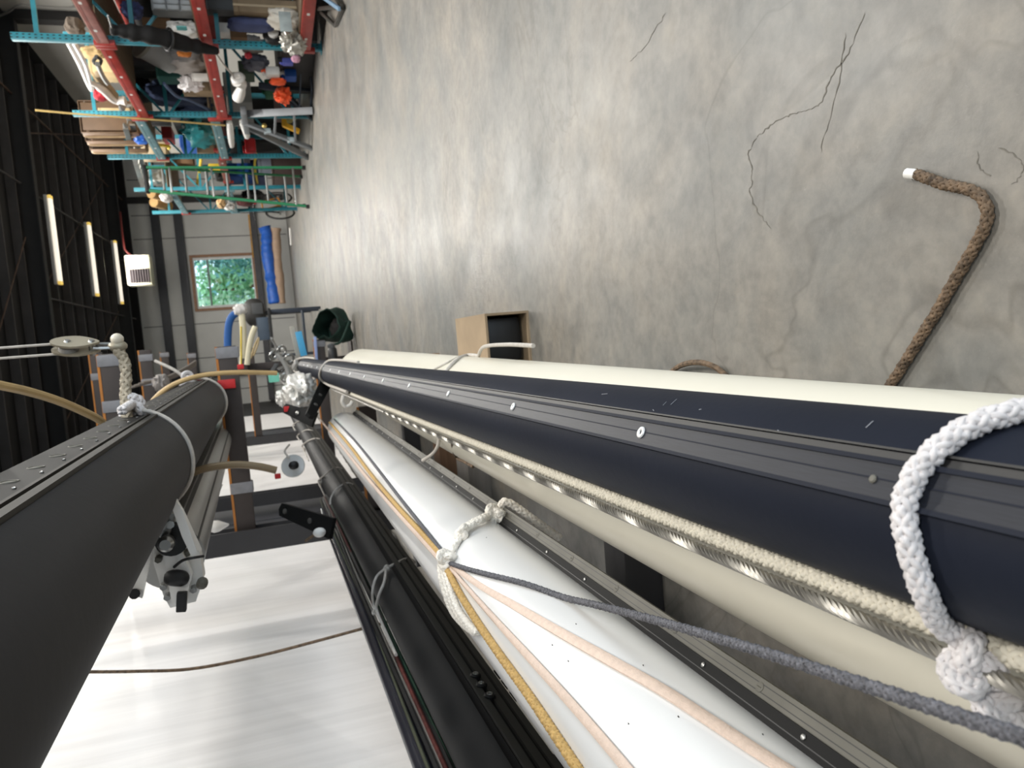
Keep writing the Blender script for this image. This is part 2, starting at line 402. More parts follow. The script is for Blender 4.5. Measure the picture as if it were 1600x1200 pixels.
# left wall: white sheet panels between dark ones
wl = build('wall_left', MB().box((XL-.1, (YF+YB)/2, ZC/2), (.2, YF-YB, ZC)), DARKSTEEL, kind='structure', smooth=0)
WP = M('white_sheet', (242, 240, 239), .33, var=.06, vscale=3, stretch=(1, 7, .3), bump=.12, bscale=9)
def sheet(y0, y1, z0, z1):
    mb = MB(); n = 90; vs = []; rows = 14
    for j in range(rows+1):
        z = z0+(z1-z0)*j/rows
        for i in range(n+1):
            y = y0+(y1-y0)*i/n
            d = .018*noise.noise(Vector((y*3.2+z*.35, z*.28, 1)))+.010*noise.noise(Vector((y*9+z*1.2, z*.5, 7)))
            vs.append((XL+.05+d, y, z))
    mb.add(vs, [(j*(n+1)+i, j*(n+1)+i+1, (j+1)*(n+1)+i+1, (j+1)*(n+1)+i) for j in range(rows) for i in range(n)])
    build('white_sheet_panel', mb, WP, wl, smooth=180)
sheet(-1.0, 7.0, .02, 2.15); sheet(8.95, 14.6, .02, 1.75); sheet(17.2, 21.5, .02, 1.9)
DPANEL = M('slate_panel', (52, 53, 58), .5, var=.15, vscale=2)
for y0, y1 in ((7.06, 7.9), (7.95, 8.7), (8.75, 8.93), (14.7, 15.9), (15.95, 17.1)):
    build('dark_panel', MB().box((XL+.02, (y0+y1)/2, .95), (.04, y1-y0, 1.86), bev=.006), DPANEL, wl, smooth=0)
# back wall with an open roller door
wb = build('wall_back', MB().box((-.4, YB-.1, ZC/2), (2.5, .2, ZC)).box((6.4, YB-.1, ZC/2), (1.3, .2, ZC)).box((3.3, YB-.1, 4.7), (4.9, .2, 1.4)), WALLP, kind='structure', smooth=0)
build('roller_door_box', MB().box((3.3, YB+.2, 4.1), (4.8, .34, .36), bev=.04), GREYSTEEL, wb)

# window
wn = thing('window_1', ((wx0+wx1)/2, YF, wz0), None, None, kind='structure')
mb = MB(); cw = .09; cy = YF-.02; a, b, z0, z1 = wx0-.02, wx1+.02, wz0-.02, wz1+.02
mb.box(((a+b)/2, cy, z0), (b-a+cw*2, .07, cw), bev=.008).box(((a+b)/2, cy, z1), (b-a+cw*2, .07, cw), bev=.008)
mb.box((a-cw/2, cy, (z0+z1)/2), (cw, .07, z1-z0-cw)).box((b+cw/2, cy, (z0+z1)/2), (cw, .07, z1-z0-cw))
build('casing', mb, WOODTRIM, wn, smooth=0)
mb = MB(); q = .07; sy = YF+.06
mb.box((wx0+q/2, sy, (wz0+wz1)/2), (q, .08, wz1-wz0)).box((wx1-q/2, sy, (wz0+wz1)/2), (q, .08, wz1-wz0))
mb.box(((wx0+wx1)/2, sy, wz0+q/2), (wx1-wx0-2*q, .08, q)).box(((wx0+wx1)/2, sy, wz1-q/2), (wx1-wx0-2*q, .08, q))
build('frame', mb, WHITEVINYL, wn, smooth=0)
ztr = wz1-.50
build('transom_bar', MB().box(((wx0+wx1)/2, sy, ztr), (wx1-wx0-2*q, .07, .06)), M('transom_grey', (120, 128, 130), .5), wn, smooth=0)
GLASS = M('window_glass', (255, 255, 255), .0, var=0, trans=1.0)
for za, zb in ((wz0+q, ztr-.03), (ztr+.03, wz1-q)):
    build('pane', MB().box(((wx0+wx1)/2, sy+.01, (za+zb)/2), (wx1-wx0-2*q, .008, zb-za)), GLASS, wn, smooth=0)
# trees beyond the window
LEAFS = [M('leaf_green', (170, 214, 160), .6, var=.35, vscale=1.5), M('leaf_light', (206, 236, 190), .6, var=.3, vscale=1.5), M('leaf_deep', (116, 172, 160), .6, var=.3, vscale=2)]
def tree(x, y, h, w, mi, label, seed, ls=1.0):
    rnd = random.Random(seed)
    t = thing('tree', (x, y, 0), label, 'tree', 'trees beyond the end window')
    mb = MB().tube(smooth_path([(x, y, -.1), (x+.06, y, h*.35), (x-.05, y+.1, h*.6), (x, y, h*.9)], 4), [.11*(1-.8*i/12) for i in range(13)], 7)
    build('trunk', mb, M('bark', (84, 72, 60), .9, var=.3), t)
    mb = MB(); cl = [(rnd.uniform(-w, w), rnd.uniform(-w, w)*.6, rnd.uniform(.12*h, h)) for _ in range(34)]
    for k in range(1500):
        cx, cy_, cz = cl[k % len(cl)]; r = .34
        p = Vector((x+cx+rnd.gauss(0, r), y+cy_+rnd.gauss(0, r), max(.05, cz+rnd.gauss(0, r)))); s = rnd.uniform(.09, .19)*ls
        u = Vector((rnd.gauss(0, 1), rnd.gauss(0, 1), rnd.gauss(0, 1))).normalized(); v = u.orthogonal().normalized()
        mb.add([p-u*s, p+v*s*.5, p+u*s, p-v*s*.5], [(0, 1, 2, 3)])
    build('foliage', mb, LEAFS[mi], t, kind='stuff', smooth=0)
tree(1.2, 31.2, 4.2, .7, 1, 'pale leafy tree outside, filling the left of the end window', 1)
tree(2.8, 33.0, 3.6, .8, 0, 'mid green tree outside, behind the middle of the end window', 2)
tree(4.6, 31.2, 4.4, .8, 2, 'deep green tree outside, at the right edge of the end window', 3)
tree(3.2, 37.5, 5.6, 2.6, 2, 'broad dark tree outside, farthest behind the other trees', 4, 1.9)
build('lawn', MB().box((3, 38, -.1), (30, 19.4, .1)), M('grass_ground', (100, 130, 80), .9, var=.3), kind='structure', smooth=0)

# ------------------------------------------------------------------ ceiling fixtures and heater
TUBE = M('fluorescent_tube', (255, 250, 238), .4, var=0, emit=((255, 246, 230), .8))
CAPY = M('tube_end', (255, 224, 120), .4, var=0, emit=((255, 214, 110), .6))
FIXW = M('fixture_white', (190, 190, 188), .5, var=.03)
def fixture(x, y, label):
    t = thing('strip_light', (x, y, 4.96), label, 'ceiling light', 'strip lights in a row along the ceiling')
    build('tray', MB().box((x, y, 5.07), (1.86, .26, .06), bev=.01), FIXW, t)
    for s in (-.06, .06):
        build('tube', MB().cyl((x-.86, y+s, 5.005), (x+.86, y+s, 5.005), .03, 10), TUBE, t)
        for e in (-1, 1): build('tube_end', MB().cyl((x+e*.86, y+s, 5.005), (x+e*.93, y+s, 5.005), .033, 10), CAPY, t)
    for e in (-.6, .6): build('hanger', MB().cyl((x+e, y, 5.1), (x+e, y, 5.36), .008, 6), PURLIN, t)
fixture(2.72, 17.8, 'twin tube strip light under the dark roof, nearest of the three')
fixture(2.72, 21.2, 'twin tube strip light under the dark roof, middle of the three')
fixture(2.72, 24.4, 'twin tube strip light beside the heater, farthest of the three')
h = thing('unit_heater', (2.8, 24.7, 4.1), 'cream hanging gas heater box with dark louvres by the far strip light', 'heater')
build('cabinet', MB().box((2.8, 25.0, 4.52), (.9, .6, .68), bev=.03), M('heater_cream', (206, 202, 176), .45, var=.04), h)
build('louvre_recess', MB().box((2.62, 24.695, 4.50), (.42, .02, .56)), BLACKP, h)
lv = build('louvre', MB().box((2.62, 24.675, 4.25), (.42, .03, .03), rotx(35)), M('louvre_grey', (58, 50, 52), .5), h, smooth=0)
for k in range(1, 8): dup(lv, (0, 0, .07*k), h)
for x in (2.45, 3.15): build('hanger', MB().cyl((x, 25.0, 4.85), (x, 25.0, 5.38), .012, 6), PURLIN, h)
build('gas_pipe', MB().tube(smooth_path([(3.24, 24.9, 4.68), (3.4, 24.9, 4.82), (3.6, 24.9, 4.86), (4.6, 25.0, 4.88)], 5), .03, 8), M('red_pipe', (110, 40, 36), .5), h)

# ------------------------------------------------------------------ cantilever rack on the left
def arm(col, x0, x1, y, z, tapes=(), dep=.11):
    mb = MB().box(((x0+x1)/2, y, z-dep/2), (x1-x0, .06, dep), bev=.006)
    a = build('arm', mb, BROWNSTEEL, col)
    build('edge_strip', MB().box(((x0+x1)/2, y-.018, z+.006), (x1-x0, .028, .014)), ORANGEEDGE, a, label='orange edge strip')
    for tx in tapes: build('tape_wrap', MB().box((tx, y, z-dep/2), (.07, .074, dep+.024), bev=.008), TAPE, a, label='grey tape wrap')
    return a
def rack_column(y, arms, label, foot=-.47, cx=-1.15):
    t = thing('cantilever_rack', (cx, y, 0), label, 'rack', 'cantilever rack columns along the left wall')
    mb = MB().box((cx, y-.06, 1.6), (.14, .014, 3.2)).box((cx, y+.06, 1.6), (.14, .014, 3.2)).box((cx, y, 1.6), (.02, .11, 3.2))
    build('column', mb, SLATE, t, smooth=0)
    if foot > -1.2: build('foot', MB().box(((foot-1.5)/2, y, .05), (foot+1.5, .12, .1), bev=.006), SLATE, t)
    for x1, z, tp in arms: arm(t, cx+.06, x1, y, z, tp)
    return t
rack_column(1.65, [(.02, 1.53, (-.02,))], 'brown cantilever rack column nearest the camera, behind the charcoal mast')
rk = rack_column(4.85, [(.06, 1.185, (.02, -.82)), (.07, 1.83, (.03, -.24)), (-.40, .375, ())], 'brown cantilever rack column with grey tape, at the end of the charcoal mast')
a = rk
build('red_tag', MB().box((-.17, 4.79, 1.15), (.055, .012, .10), bev=.004), REDTAPE, rk, label='red tag')
rack_column(8.35, [(.1, .44, (.05,)), (.13, 2.17, (.05, -.2)), (.14, 2.62, (-.1,))], 'brown cantilever rack column second beyond the charcoal mast', -1.3, -1.56)
rack_column(13.0, [(.15, 2.60, (.1,)), (.1, 2.20, (.05,)), (.1, 1.3, ())], 'brown cantilever rack column farthest down the left side', -1.3, -1.45)
build('timber_bearer', MB().box((-.86, 3.78, .05), (.82, .16, .1), bev=.004), M('bearer_wood', (120, 92, 70), .75, var=.2, stretch=(1, 8, 8)), label='brown timber bearer on the floor under the white mast', cat='timber')
build('timber_bearer', MB().box((-.86, 3.22, .05), (.82, .22, .1), bev=.004), M('bearer_grey', (128, 124, 120), .75, var=.15, stretch=(1, 8, 8)), label='grey timber bearer on the floor nearer than the brown one', cat='timber')
build('timber_bearer', MB().box((-.26, 4.0, .055), (.36, .1, .11), bev=.004), CARDD, label='low dark wood block under the far end of the cream tube', cat='timber')
build('timber_bearer', MB().box((-.285, -.15, .018), (.36, .1, .035), bev=.004), CARDD, label='flat dark wood block under the near end of the cream tube', cat='timber')

# ------------------------------------------------------------------ spars
AX_A = Axis(-.147, .424, .4, 0.0, .03)
AX_B = Axis(-.262, .215, .4, .015, .02)
AX_C = Axis(-.491, .474, .4, .002, .008)
AX_D = Axis(-.874, .479, .4, .0, .018)
AX_E = Axis(-.277, 1.193, .6, .006, .0235)
AX_F = Axis(-.52, 1.165, 2.0, .004, .028)
RA, RB, RC, RD, RE = .068, .165, .099, .083, .134
PEL = -.7
# A: navy mast with luff track
tA = thing('mast', AX_A(1), 'navy mast lashed with white rope, in front of the grey concrete floor', 'mast')
build('tube', AX_A.spar(MB(), circ(RA, 48), PEL, 6.6), NAVYMAST, tA)
al = 27
mb = MB(); AX_A.rail(mb, al, RA-.004, RA+.0012, .0125, PEL, 6.5)
build('track', mb, NAVYTRACK, tA, smooth=0)
mb = MB()
for o in (-.0135, .0135): AX_A.rail(mb, al, RA-.006, RA+.0032, .0017, PEL, 6.5, off=o)
AX_A.rail(mb, al, RA-.004, RA+.0016, .0006, PEL, 6.5, off=.001)
build('track_lip', mb, NAVYMAST, tA, smooth=0)
mb = MB(); AX_A.rail(mb, al, RA-.006, RA-.0006, .003, PEL, 6.5, off=.0178); AX_A.rail(mb, al, RA-.006, RA+.0007, .0008, PEL, 6.5, off=.0225)
build('track_groove', mb, BLACKP, tA, smooth=0)
n = Vector((sin(radians(al)), 0, cos(radians(al))))
g0 = build('grommet', MB().torus(AX_A.surf(.69, al, RA+.0017), n, .0045, .0020, 20, 8), M('grommet_white', (236, 236, 234), .35, .1, var=0), tA, label='white ring grommet')
for k in range(1, 14):
    d = AX_A(.69+.4*k)-AX_A(.69); dup(g0, d, tA)
build('screw', MB().lathe(AX_A.surf(.385, al, RA+.001), [(.003, 0), (.003, .0012), (.002, .002)], n, 10), ALUDULL, tA)
# scuffs on the navy tube
SCF = M('scuff', (150, 152, 158), .6, var=.2)
for px, py, l, sl in ((1048, 632, .010, .9), (1036, 633, .006, 1.0), (1092, 640, .003, .2), (1215, 672, .005, -.8), (1353, 668, .008, .9), (940, 616, .012, .1), (1020, 640, .004, -1)):
    p = AX_A.hit(px, py, RA+.0004); q = AX_A.hit(px+6, py-6*sl, RA+.0004); d = (q-p).normalized()*l
    build('scuff', MB().bar(p, p+d, .0006, .0004), SCF, tA, smooth=0)
# B: cream tube on the floor
tB = thing('mast', AX_B(1)-Vector((0, 0, RB)), 'fat cream white tube lying on the concrete floor under the navy mast', 'mast')
build('tube', AX_B.spar(MB(), circ(RB, 64), PEL, 5.0), CREAMMAST, tB)
build('end_cap', AX_B.spar(MB(), circ(RB-.02, 40), 5.0, 5.02), BLACKP, tB)
# C: white gloss mast with side track
tC = thing('mast', AX_C(1), 'glossy white mast tied with thick white rope, beside the black mast', 'mast')
build('tube', AX_C.spar(MB(), circ(RC, 56), PEL, 4.40), WHITEMAST, tC)
aC = 127
mb = MB(); AX_C.rail(mb, aC, RC-.012, RC+.016, .017, PEL, 4.35); build('track_base', mb, BLACKSATIN, tC, smooth=0)
mb = MB(); AX_C.rail(mb, aC, RC+.016, RC+.034, .0135, PEL, 4.35, off=.001)
build('track', mb, ALUDULL, tC, smooth=0)
mb = MB()
for h_ in (.0205, .0285): AX_C.rail(mb, aC, RC+h_, RC+h_+.0010, .0138, PEL, 4.35, off=.001)
AX_C.rail(mb, aC, RC+.004, RC+.0052, .0173, PEL, 4.35)
mb2 = MB()
aCs = aC-90
def crail_side(hh, wd):      # thin dark lines along the rail's upper side
    a = radians(aC); nn = Vector((sin(a), 0, cos(a))); tt = Vector((cos(a), 0, -sin(a)))
    return nn, tt
nC, tCv = crail_side(0, 0)
build('track_groove', mb, BLACKP, tC, smooth=0)
s0 = build('screw', MB().lathe(AX_C(.63)+nC*(RC+.025)-tCv*.0125, [(.0055, -.002), (.0055, .0004), (.0042, .0008)], -tCv, 14).box(AX_C(.63)+nC*(RC+.025)-tCv*.0132, (.001, .006, .001)), ALUDULL, tC)
for k in range(1, 22): dup(s0, AX_C(.63+.165*k)-AX_C(.63), tC)
s1 = build('side_screw', MB().lathe(AX_C(.55)+nC*(RC+.010)-tCv*.017, [(.0030, -.001), (.0030, .001), (.002, .0016)], -tCv, 10), STEEL, tC)
for k in range(1, 24): dup(s1, AX_C(.55+.165*k)-AX_C(.55), tC)
SPK = M('speck', (70, 66, 62), .8, var=0)
for px, py in ((982, 1131), (1192, 1148), (888, 1033), (863, 1008), (766, 1011), (1111, 985), (1060, 1120), (900, 975), (760, 840), (1005, 1040)):
    p = AX_C.hit(px, py, RC+.0002); build('speck', MB().box(p, (.0012, .0022, .0008), rotz(px)), SPK, tC, smooth=0)
# D: black mast with rail
tD = thing('mast', AX_D(1), 'black mast tied with thin pale cords, left of the glossy white mast', 'mast')
build('tube', AX_D.spar(MB(), circ(RD, 48), PEL, 10.4), BLACKMAST, tD)
aD = 104
mb = MB(); AX_D.rail(mb, aD, RD-.012, RD+.012, .038, PEL, 9.9); build('track_base', mb, BLACKSATIN, tD, smooth=0)
mb = MB()
for o, hw in ((-.027, .009), (.002, .010), (.028, .008)): AX_D.rail(mb, aD, RD+.008, RD+.018, hw, PEL, 9.9, off=o)
build('track', mb, M('dark_track', (58, 57, 53), .6, .0, var=.1, spec=.35), tD, smooth=0)
for k, (o, dy) in enumerate(((-.042, 0), (.022, 0))):
    br = None
    for j in range(3):
        px, py = (((743, 1056), (752, 1071), (765, 1088)), ((785, 1047), (797, 1062), (810, 1081)))[k][j]
        c = AX_D.hit(px, py, RD+(.020 if k == 0 else .026)); nn = c-AX_D(c.y); nn.y = 0; nn.normalize()
        build('bracket_lug', MB().lathe(c, [(.013, -.012), (.013, .003), (.010, .006)], nn, 14), BLACKP, tD)
        build('screw', MB().torus(c+nn*.0062, nn, .0052, .0018, 14, 6).lathe(c+nn*.004, [(.003, 0), (.002, .002)], nn, 8), ALU, tD)
# E: charcoal mast with screwed flat track
tE = thing('mast', AX_E(1), 'large charcoal mast on the upper arms, its flat edge full of screws', 'mast')
aE, hwE = 92, .0575; poly = []
half = degrees(math.asin(hwE/RE))
for i in range(60):
    a = 360*i/60
    if abs((a-aE+180) % 360-180) < half: continue
    poly.append((a, RE))
poly += [(aE-half, RE), (aE+half, RE)]; poly.sort()
build('tube', AX_E.spar(MB(), [(r*sin(radians(a)), r*cos(radians(a))) for a, r in poly], PEL, 4.98), CHARMAST, tE)
dE = RE*cos(radians(half))
mb = MB(); AX_E.rail(mb, aE, dE-.004, dE+.004, .040, PEL, 4.95, off=-.014)
build('track', mb, BLACKSATIN, tE, smooth=0)
mb = MB(); AX_E.rail(mb, aE, dE-.004, dE+.007, .003, PEL, 4.95, off=.0275); AX_E.rail(mb, aE, dE-.004, dE+.0075, .0075, PEL, 4.95, off=.0475)
build('track_lip', mb, M('lip_grey', (58, 56, 52), .65, .0, var=.1, spec=.25), tE, smooth=0)
mb = MB(); AX_E.rail(mb, aE, dE-.004, dE+.0012, .005, PEL, 4.95, off=.0355); build('track_groove', mb, BLACKP, tE, smooth=0)
a = radians(aE); nE = Vector((sin(a), 0, cos(a))); tEv = Vector((cos(a), 0, -sin(a)))
c = AX_E(1.04)+nE*(dE+.004)-tEv*.014
sl = build('screw', MB().torus(c, nE, .0115, .0016, 16, 5).lathe(c, [(.010, -.003), (.010, .0002), (.0045, .0006)], nE, 14), ALUDULL, tE)
sd = build('dot_screw', MB().lathe(AX_E(1.105)+nE*(dE+.004)+tEv*.010, [(.003, -.001), (.003, .0015), (.002, .0024)], nE, 8), STEEL, tE)
for k in range(-7, 28):
    if k: dup(sl, AX_E(1.04+.132*k)-AX_E(1.04), tE); dup(sd, AX_E(1.04+.132*k)-AX_E(1.04), tE)
# F: grey boom with fitting
tF = thing('boom', AX_F(2), 'pale grey boom with a black groove, left of the charcoal mast', 'boom')
RF = .085
build('tube', AX_F.spar(MB(), circ(RF, 40), 2.12, 5.6), GREYMAST, tF)
mb = MB(); AX_F.rail(mb, 112, RF-.006, RF+.002, .006, 1.98, 5.6); AX_F.rail(mb, 150, RF-.006, RF+.0012, .003, 1.98, 5.6); build('groove', mb, BLACKP, tF, smooth=0)
mb = MB(); AX_F.rail(mb, 96, RF-.004, RF+.006, .016, 1.98, 5.6); build('rail', mb, ALU, tF, smooth=0)
# gooseneck at its near end
gn = thing('gooseneck', P(265, 870, Y=1.88), 'white machined gooseneck fitting with steel bolts on the grey boom end', 'fitting')
def gp(px, py, Y=1.86): return P(px, py, Y=Y)
def plate(pts, Y, th):
    vs = [gp(x, y, Y) for x, y in pts]; n = len(vs); o = Vector((0, th, 0))
    return MB().add(vs+[v+o for v in vs], [tuple(range(n))[::-1], tuple(range(n, 2*n))]+[(k, (k+1) % n, n+(k+1) % n, n+k) for k in range(n)])
build('plate', plate([(243, 845), (253, 825), (282, 800), (312, 865), (318, 905), (306, 940), (266, 950), (255, 930), (240, 880)], 1.88, .05), WHITEPAINT, gn, smooth=0)
build('plate', plate([(266, 785), (273, 778), (286, 800), (308, 862), (300, 872), (284, 838)], 1.80, .02), WHITEPAINT, gn, smooth=0)
build('cover_plate', plate([(256, 868), (284, 862), (300, 900), (288, 946), (268, 940), (262, 905)], 1.84, .03), WHITEPAINT, gn, smooth=0)
build('strap_bar', plate([(231, 845), (240, 850), (222, 935), (204, 928)], 1.84, .016), WHITEPAINT, gn, smooth=0)
build('strap_tip', MB().cyl(gp(210, 928, 1.82), gp(210, 928, 1.86), .012, 10), BLACKP, gn)
build('sheave', MB().lathe(gp(268, 845, 1.83), [(.012, 0), (.036, 0), (.030, .018), (.036, .036), (.012, .036)], (0, 1, 0), 20), BLACKP, gn)
build('pivot_bolt', MB().lathe(gp(258, 852, 1.78), [(.012, 0), (.018, .008), (.018, .03), (.013, .05)], (0, 1, 0), 14), STEEL, gn)
build('toggle', MB().box(gp(260, 818, 1.84), (.06, .04, .03), roty(20), .005).cyl(gp(254, 822, 1.8), gp(254, 822, 1.86), .009, 8).cyl(gp(266, 820, 1.8), gp(266, 820, 1.86), .009, 8), STEEL, gn)
for x, y in ((247, 838), (275, 832), (261, 934), (302, 922), (292, 865), (247, 875), (255, 918)):
    build('bolt', MB().lathe(gp(x, y, 1.86), [(.0085, 0), (.0085, .02)], (0, 1, 0), 6).lathe(gp(x, y, 1.853), [(.005, 0), (.005, .01)], (0, 1, 0), 8), STEEL if y > 900 else ALUDULL, gn)
build('knob', MB().lathe(gp(315, 914, 1.84), [(.006, 0), (.013, .006), (.013, .022), (.008, .03)], (0, 1, 0), 12), ALUDULL, gn)
build('lever', MB().blob(gp(276, 903, 1.835), (.04, .025, .055), .8, .05, 3, 1, 14, 10, rot=roty(12)), BLACKP, gn)
build('lever_tip', MB().box(gp(284, 940, 1.825), (.045, .02, .022), roty(8), .003), BLACKP, gn)
build('cord', MB().tube(smooth_path([gp(272, 886, 1.83), gp(285, 876, 1.81), gp(300, 872, 1.80), gp(318, 869, 1.82)], 6), .0035, 6), BLACKP, gn)
# thin dark pipe and small lines left of the black mast
def sidepath(pts, ax, r, ys=None): return smooth_path([ax.hit(x, y, r) for x, y in pts], 6)
AX_P = Axis(-.99, .60, .4, .0, .017)
pp = build('pipe', AX_P.spar(MB(), circ(.021, 20), PEL, 4.6), M('blue_black_pipe', (46, 47, 56), .3, .4, var=.1), label='thin blue black pipe lashed along the outside of the black mast', cat='pipe')
for k, (dx, dz, r, col, nm, lab) in enumerate(((-.968+.0, .566, .005, STEEL, 'wire_stay', 'bright steel wire running beside the thin pipe'),
        (-.955, .545, .006, M('dark_green_line', (24, 56, 40), .7, var=.3, vscale=60), 'line', 'dark green line beside the black mast'),
        (-.950, .560, .0055, M('dark_red_line', (86, 36, 30), .7, var=.4, vscale=60), 'line', 'dark red flecked line beside the black mast'),
        (-.972, .590, .0045, M('olive_line', (70, 72, 56), .7, var=.3), 'line', 'olive line lying against the thin pipe'),
        (-.940, .531, .009, BLACKSATIN, 'line', 'black line closest along the black mast'),
        (-.958, .553, .011, BLACKP, 'line', 'added black tube filling the dark gaps among the coloured lines beside the black mast'),  # this and the next: added black tubes filling dark gaps between the lines
        (-.976, .577, .010, BLACKP, 'line', 'added black tube filling the dark gap between the thin pipe and the steel wire'))):
    a2 = Axis(dx, dz, .4, .0, .0175)
    build(nm, MB().tube([a2(y)+Vector((.004*sin(y*3+k), 0, .004*cos(y*2.3+k))) for y in [PEL+.2*i for i in range(29)]], r, 7), col, label=lab, cat='wire' if k == 0 else 'line')
# grey spar end on the upper arms
AX_G = Axis(-.78, 1.91, 4.0, .02, -.012)
build('mast', AX_G.spar(MB(), circ(.075, 28, .06), -.6, 4.95), M('dim_grey_mast', (92, 90, 92), .5, .2), label='dim grey mast on the topmost arm, in the shade upper left', cat='mast')

# ------------------------------------------------------------------ ropes on the spars
def on(ax, r, pts, sub=6): return smooth_path([ax.hit(x, y, r) for x, y in pts], sub)
def ring(ax, r, y0, a0, a1, dy=0.0, n=24): return [ax.surf(y0+dy*sin(pi*i/n), a0+(a1-a0)*i/n, r) for i in range(n+1)]
# thick braided lashing round the navy mast
r = .0074
path = on(AX_A, RA+r, [(1640, 634), (1600, 641), (1550, 653), (1505, 672), (1462, 704), (1430, 742), (1414, 785), (1416, 830), (1428, 880), (1446, 930), (1468, 975), (1488, 1005)])
kc = P(1522, 1050, Y=.40)
kc = AX_A.hit(1505, 985, RA+.02)+Vector((-.028, -.02, -.012))
kc = path[-1]+(P(1522, 1045, Y=path[-1].y)-path[-1])*.9+(CO-path[-1]).normalized()*.016
tL = thing('lashing_rope', kc, 'thick white braided rope tied round the navy mast, lower right', 'rope')
build('turn', braid(MB(), path+[path[-1].lerp(kc, .6), kc], r, 6, .052), ROPEW2, tL, smooth=60)
Rk = Matrix((EX, EY, FWD)).transposed()
k1 = MB(); braid(k1, knot_path(kc, .0165, Rk, sq=(.8, 1.0, .8)), .0072, 6, .046)
kc2 = kc+EX*.018+EY*.028; braid(k1, knot_path(kc2, .0125, Rk @ rotz(50), sq=(1, 1, .8)), .0066, 6, .044)
build('knot', k1, ROPEW2, tL, smooth=60)
# halyards under the navy mast
def beside(rr, up, y): return AX_A(y)+Vector((-.945*rr+.327*up, 0, .327*rr+.945*up))
ys = [PEL+.02]+[-.5+.1*i for i in range(31)]
t1 = thing('halyard', beside(RA+.012, 0, 1), 'cream braided halyard running along under the navy mast', 'rope')
build('near_length', braid(MB(), [beside(RA+.0085, -.004, y) for y in ys], .0078, 6, .042), HALYARD, t1, smooth=60)
build('far_length', MB().tube([beside(RA+.0085, -.004, 2.5+.1*i) for i in range(20)], .0075, 10), HALYARD, t1)
t2 = thing('halyard', beside(RA+.004, 0, 1), 'second cream braided halyard, tucked against the navy mast', 'rope')
build('near_length', braid(MB(), [beside(RA+.0045, -.018, y)+Vector((0, 0, .0)) for y in [-.62+.1*i for i in range(32)]], .0064, 6, .038), HALYARD, t2, smooth=60)
t3 = thing('wire_rope', beside(RA+.02, 0, 1), 'shiny twisted steel wire rope beside the cream halyard', 'wire')
build('near_length', twist(MB(), [beside(RA+.0240, .0015, y) for y in ys], .0060, 7, .050), WIRE, t3, smooth=60)
build('far_length', MB().tube([beside(RA+.0240, .0015, 2.5+.1*i) for i in range(18)], .0055, 8), WIRE, t3)
# hook-shaped end of the halyard at the far lashing
def yy(px, py, Y): return P(px, py, Y=Y)
build('halyard_tail', MB().tube(smooth_path([yy(537, 618, 3.0), yy(535, 628, 3.0), yy(540, 635, 3.0), yy(547, 633, 3.0), yy(551, 627, 3.0)], 6), .008, 8), CORDW, label='pale curled rope tail hanging below the far lashing of the navy mast', cat='rope')
# far lashings of the navy mast
pth = on(AX_A, RA+.007, [(560, 566), (533, 560), (513, 564), (502, 576), (500, 590), (508, 606), (522, 619), (535, 626)])
build('lashing_rope', MB().tube(pth, .007, 8), CORDW, label='pale rope loop round the navy mast just before the black padded stop', cat='rope')
pth = on(AX_A, RA+.007, [(492, 560), (474, 558), (460, 564), (454, 574), (458, 590), (470, 602), (478, 612)])
build('lashing_rope', MB().tube(pth, .008, 8), CORDW, label='pale rope loop round the far end of the navy mast', cat='rope')
# cord over the cream tube
pth = on(AX_B, RB+.004, [(688, 600), (696, 582), (712, 564), (730, 552), (748, 546)])
e = pth[-1]
build('cord', MB().tube(pth+smooth_path([e, e+Vector((.03, -.18, .03)), e+Vector((.035, -.42, .035)), e+Vector((.03, -.62, .03))], 6)[1:], .0055, 8), CORDW, label='pale cord over the cream tube with its tail above the cardboard box', cat='cord')
build('cord', MB().tube(on(AX_B, RB+.003, [(672, 580), (700, 566), (725, 553), (742, 546)]), .0032, 6), CORDW, label='thin second cord slanting over the cream tube', cat='cord')
build('cord', MB().tube(smooth_path([P(686, 684, Y=2.2), P(684, 697, Y=2.2), P(676, 709, Y=2.22), P(660, 720, Y=2.25)], 6), .0055, 8), CORDW, label='pale loose cord hanging between the cream tube and the white mast', cat='cord')
build('cord', MB().tube(on(AX_B, RB+.003, [(706, 690), (711, 715), (717, 735), (724, 752)]), .0045, 7), ROPEBROWN, label='thin brown cord down the side of the cream tube', cat='cord')
# white lashing on the gloss mast
r = .0075
tW = thing('lashing_rope', AX_C.hit(700, 880, RC), 'thick white braided rope with two knots across the glossy white mast', 'rope')
pu = on(AX_C, RC+r, [(700, 878), (706, 862), (714, 848), (722, 835)])
build('turn', braid(MB(), pu, r*.75, 4), ROPEW, tW, smooth=60)
for off in (0, .011):
    p2 = [q+Vector((.004, -off, .002)) for q in on(AX_C, RC+r, [(722, 832), (738, 820), (755, 812), (770, 803)])]
    build('doubled_turn', braid(MB(), p2, r*.8, 4), ROPEW, tW, smooth=60)
kk = AX_C.hit(722, 833, RC+.012); build('knot', braid(MB(), knot_path(kk, .012, Rk @ rotz(20), sq=(.7, 1.2, 1)), r*.75, 4), ROPEW, tW, smooth=60)
kk = AX_C.hit(772, 803, RC+.016); mb = MB(); braid(mb, knot_path(kk, .017, Rk @ rotz(-30)), r*.85, 4); braid(mb, knot_path(kk+EX*.010+EY*.008, .012, Rk @ rotz(40)), r*.8, 4)
build('knot', mb, ROPEW, tW, smooth=60)
e = AX_C.hit(780, 800, RC+.02)
build('tail', braid(MB(), smooth_path([e, e+EX*.022-EY*.004+Vector((.02, 0, .01)), e+EX*.036+EY*.012+Vector((.025, 0, 0)), e+EX*.05+EY*.034+Vector((.02, 0, -.02)), e+EX*.055+EY*.05+Vector((-.02, 0, -.08))], 6), r, 4), ROPEW, tW, smooth=60)
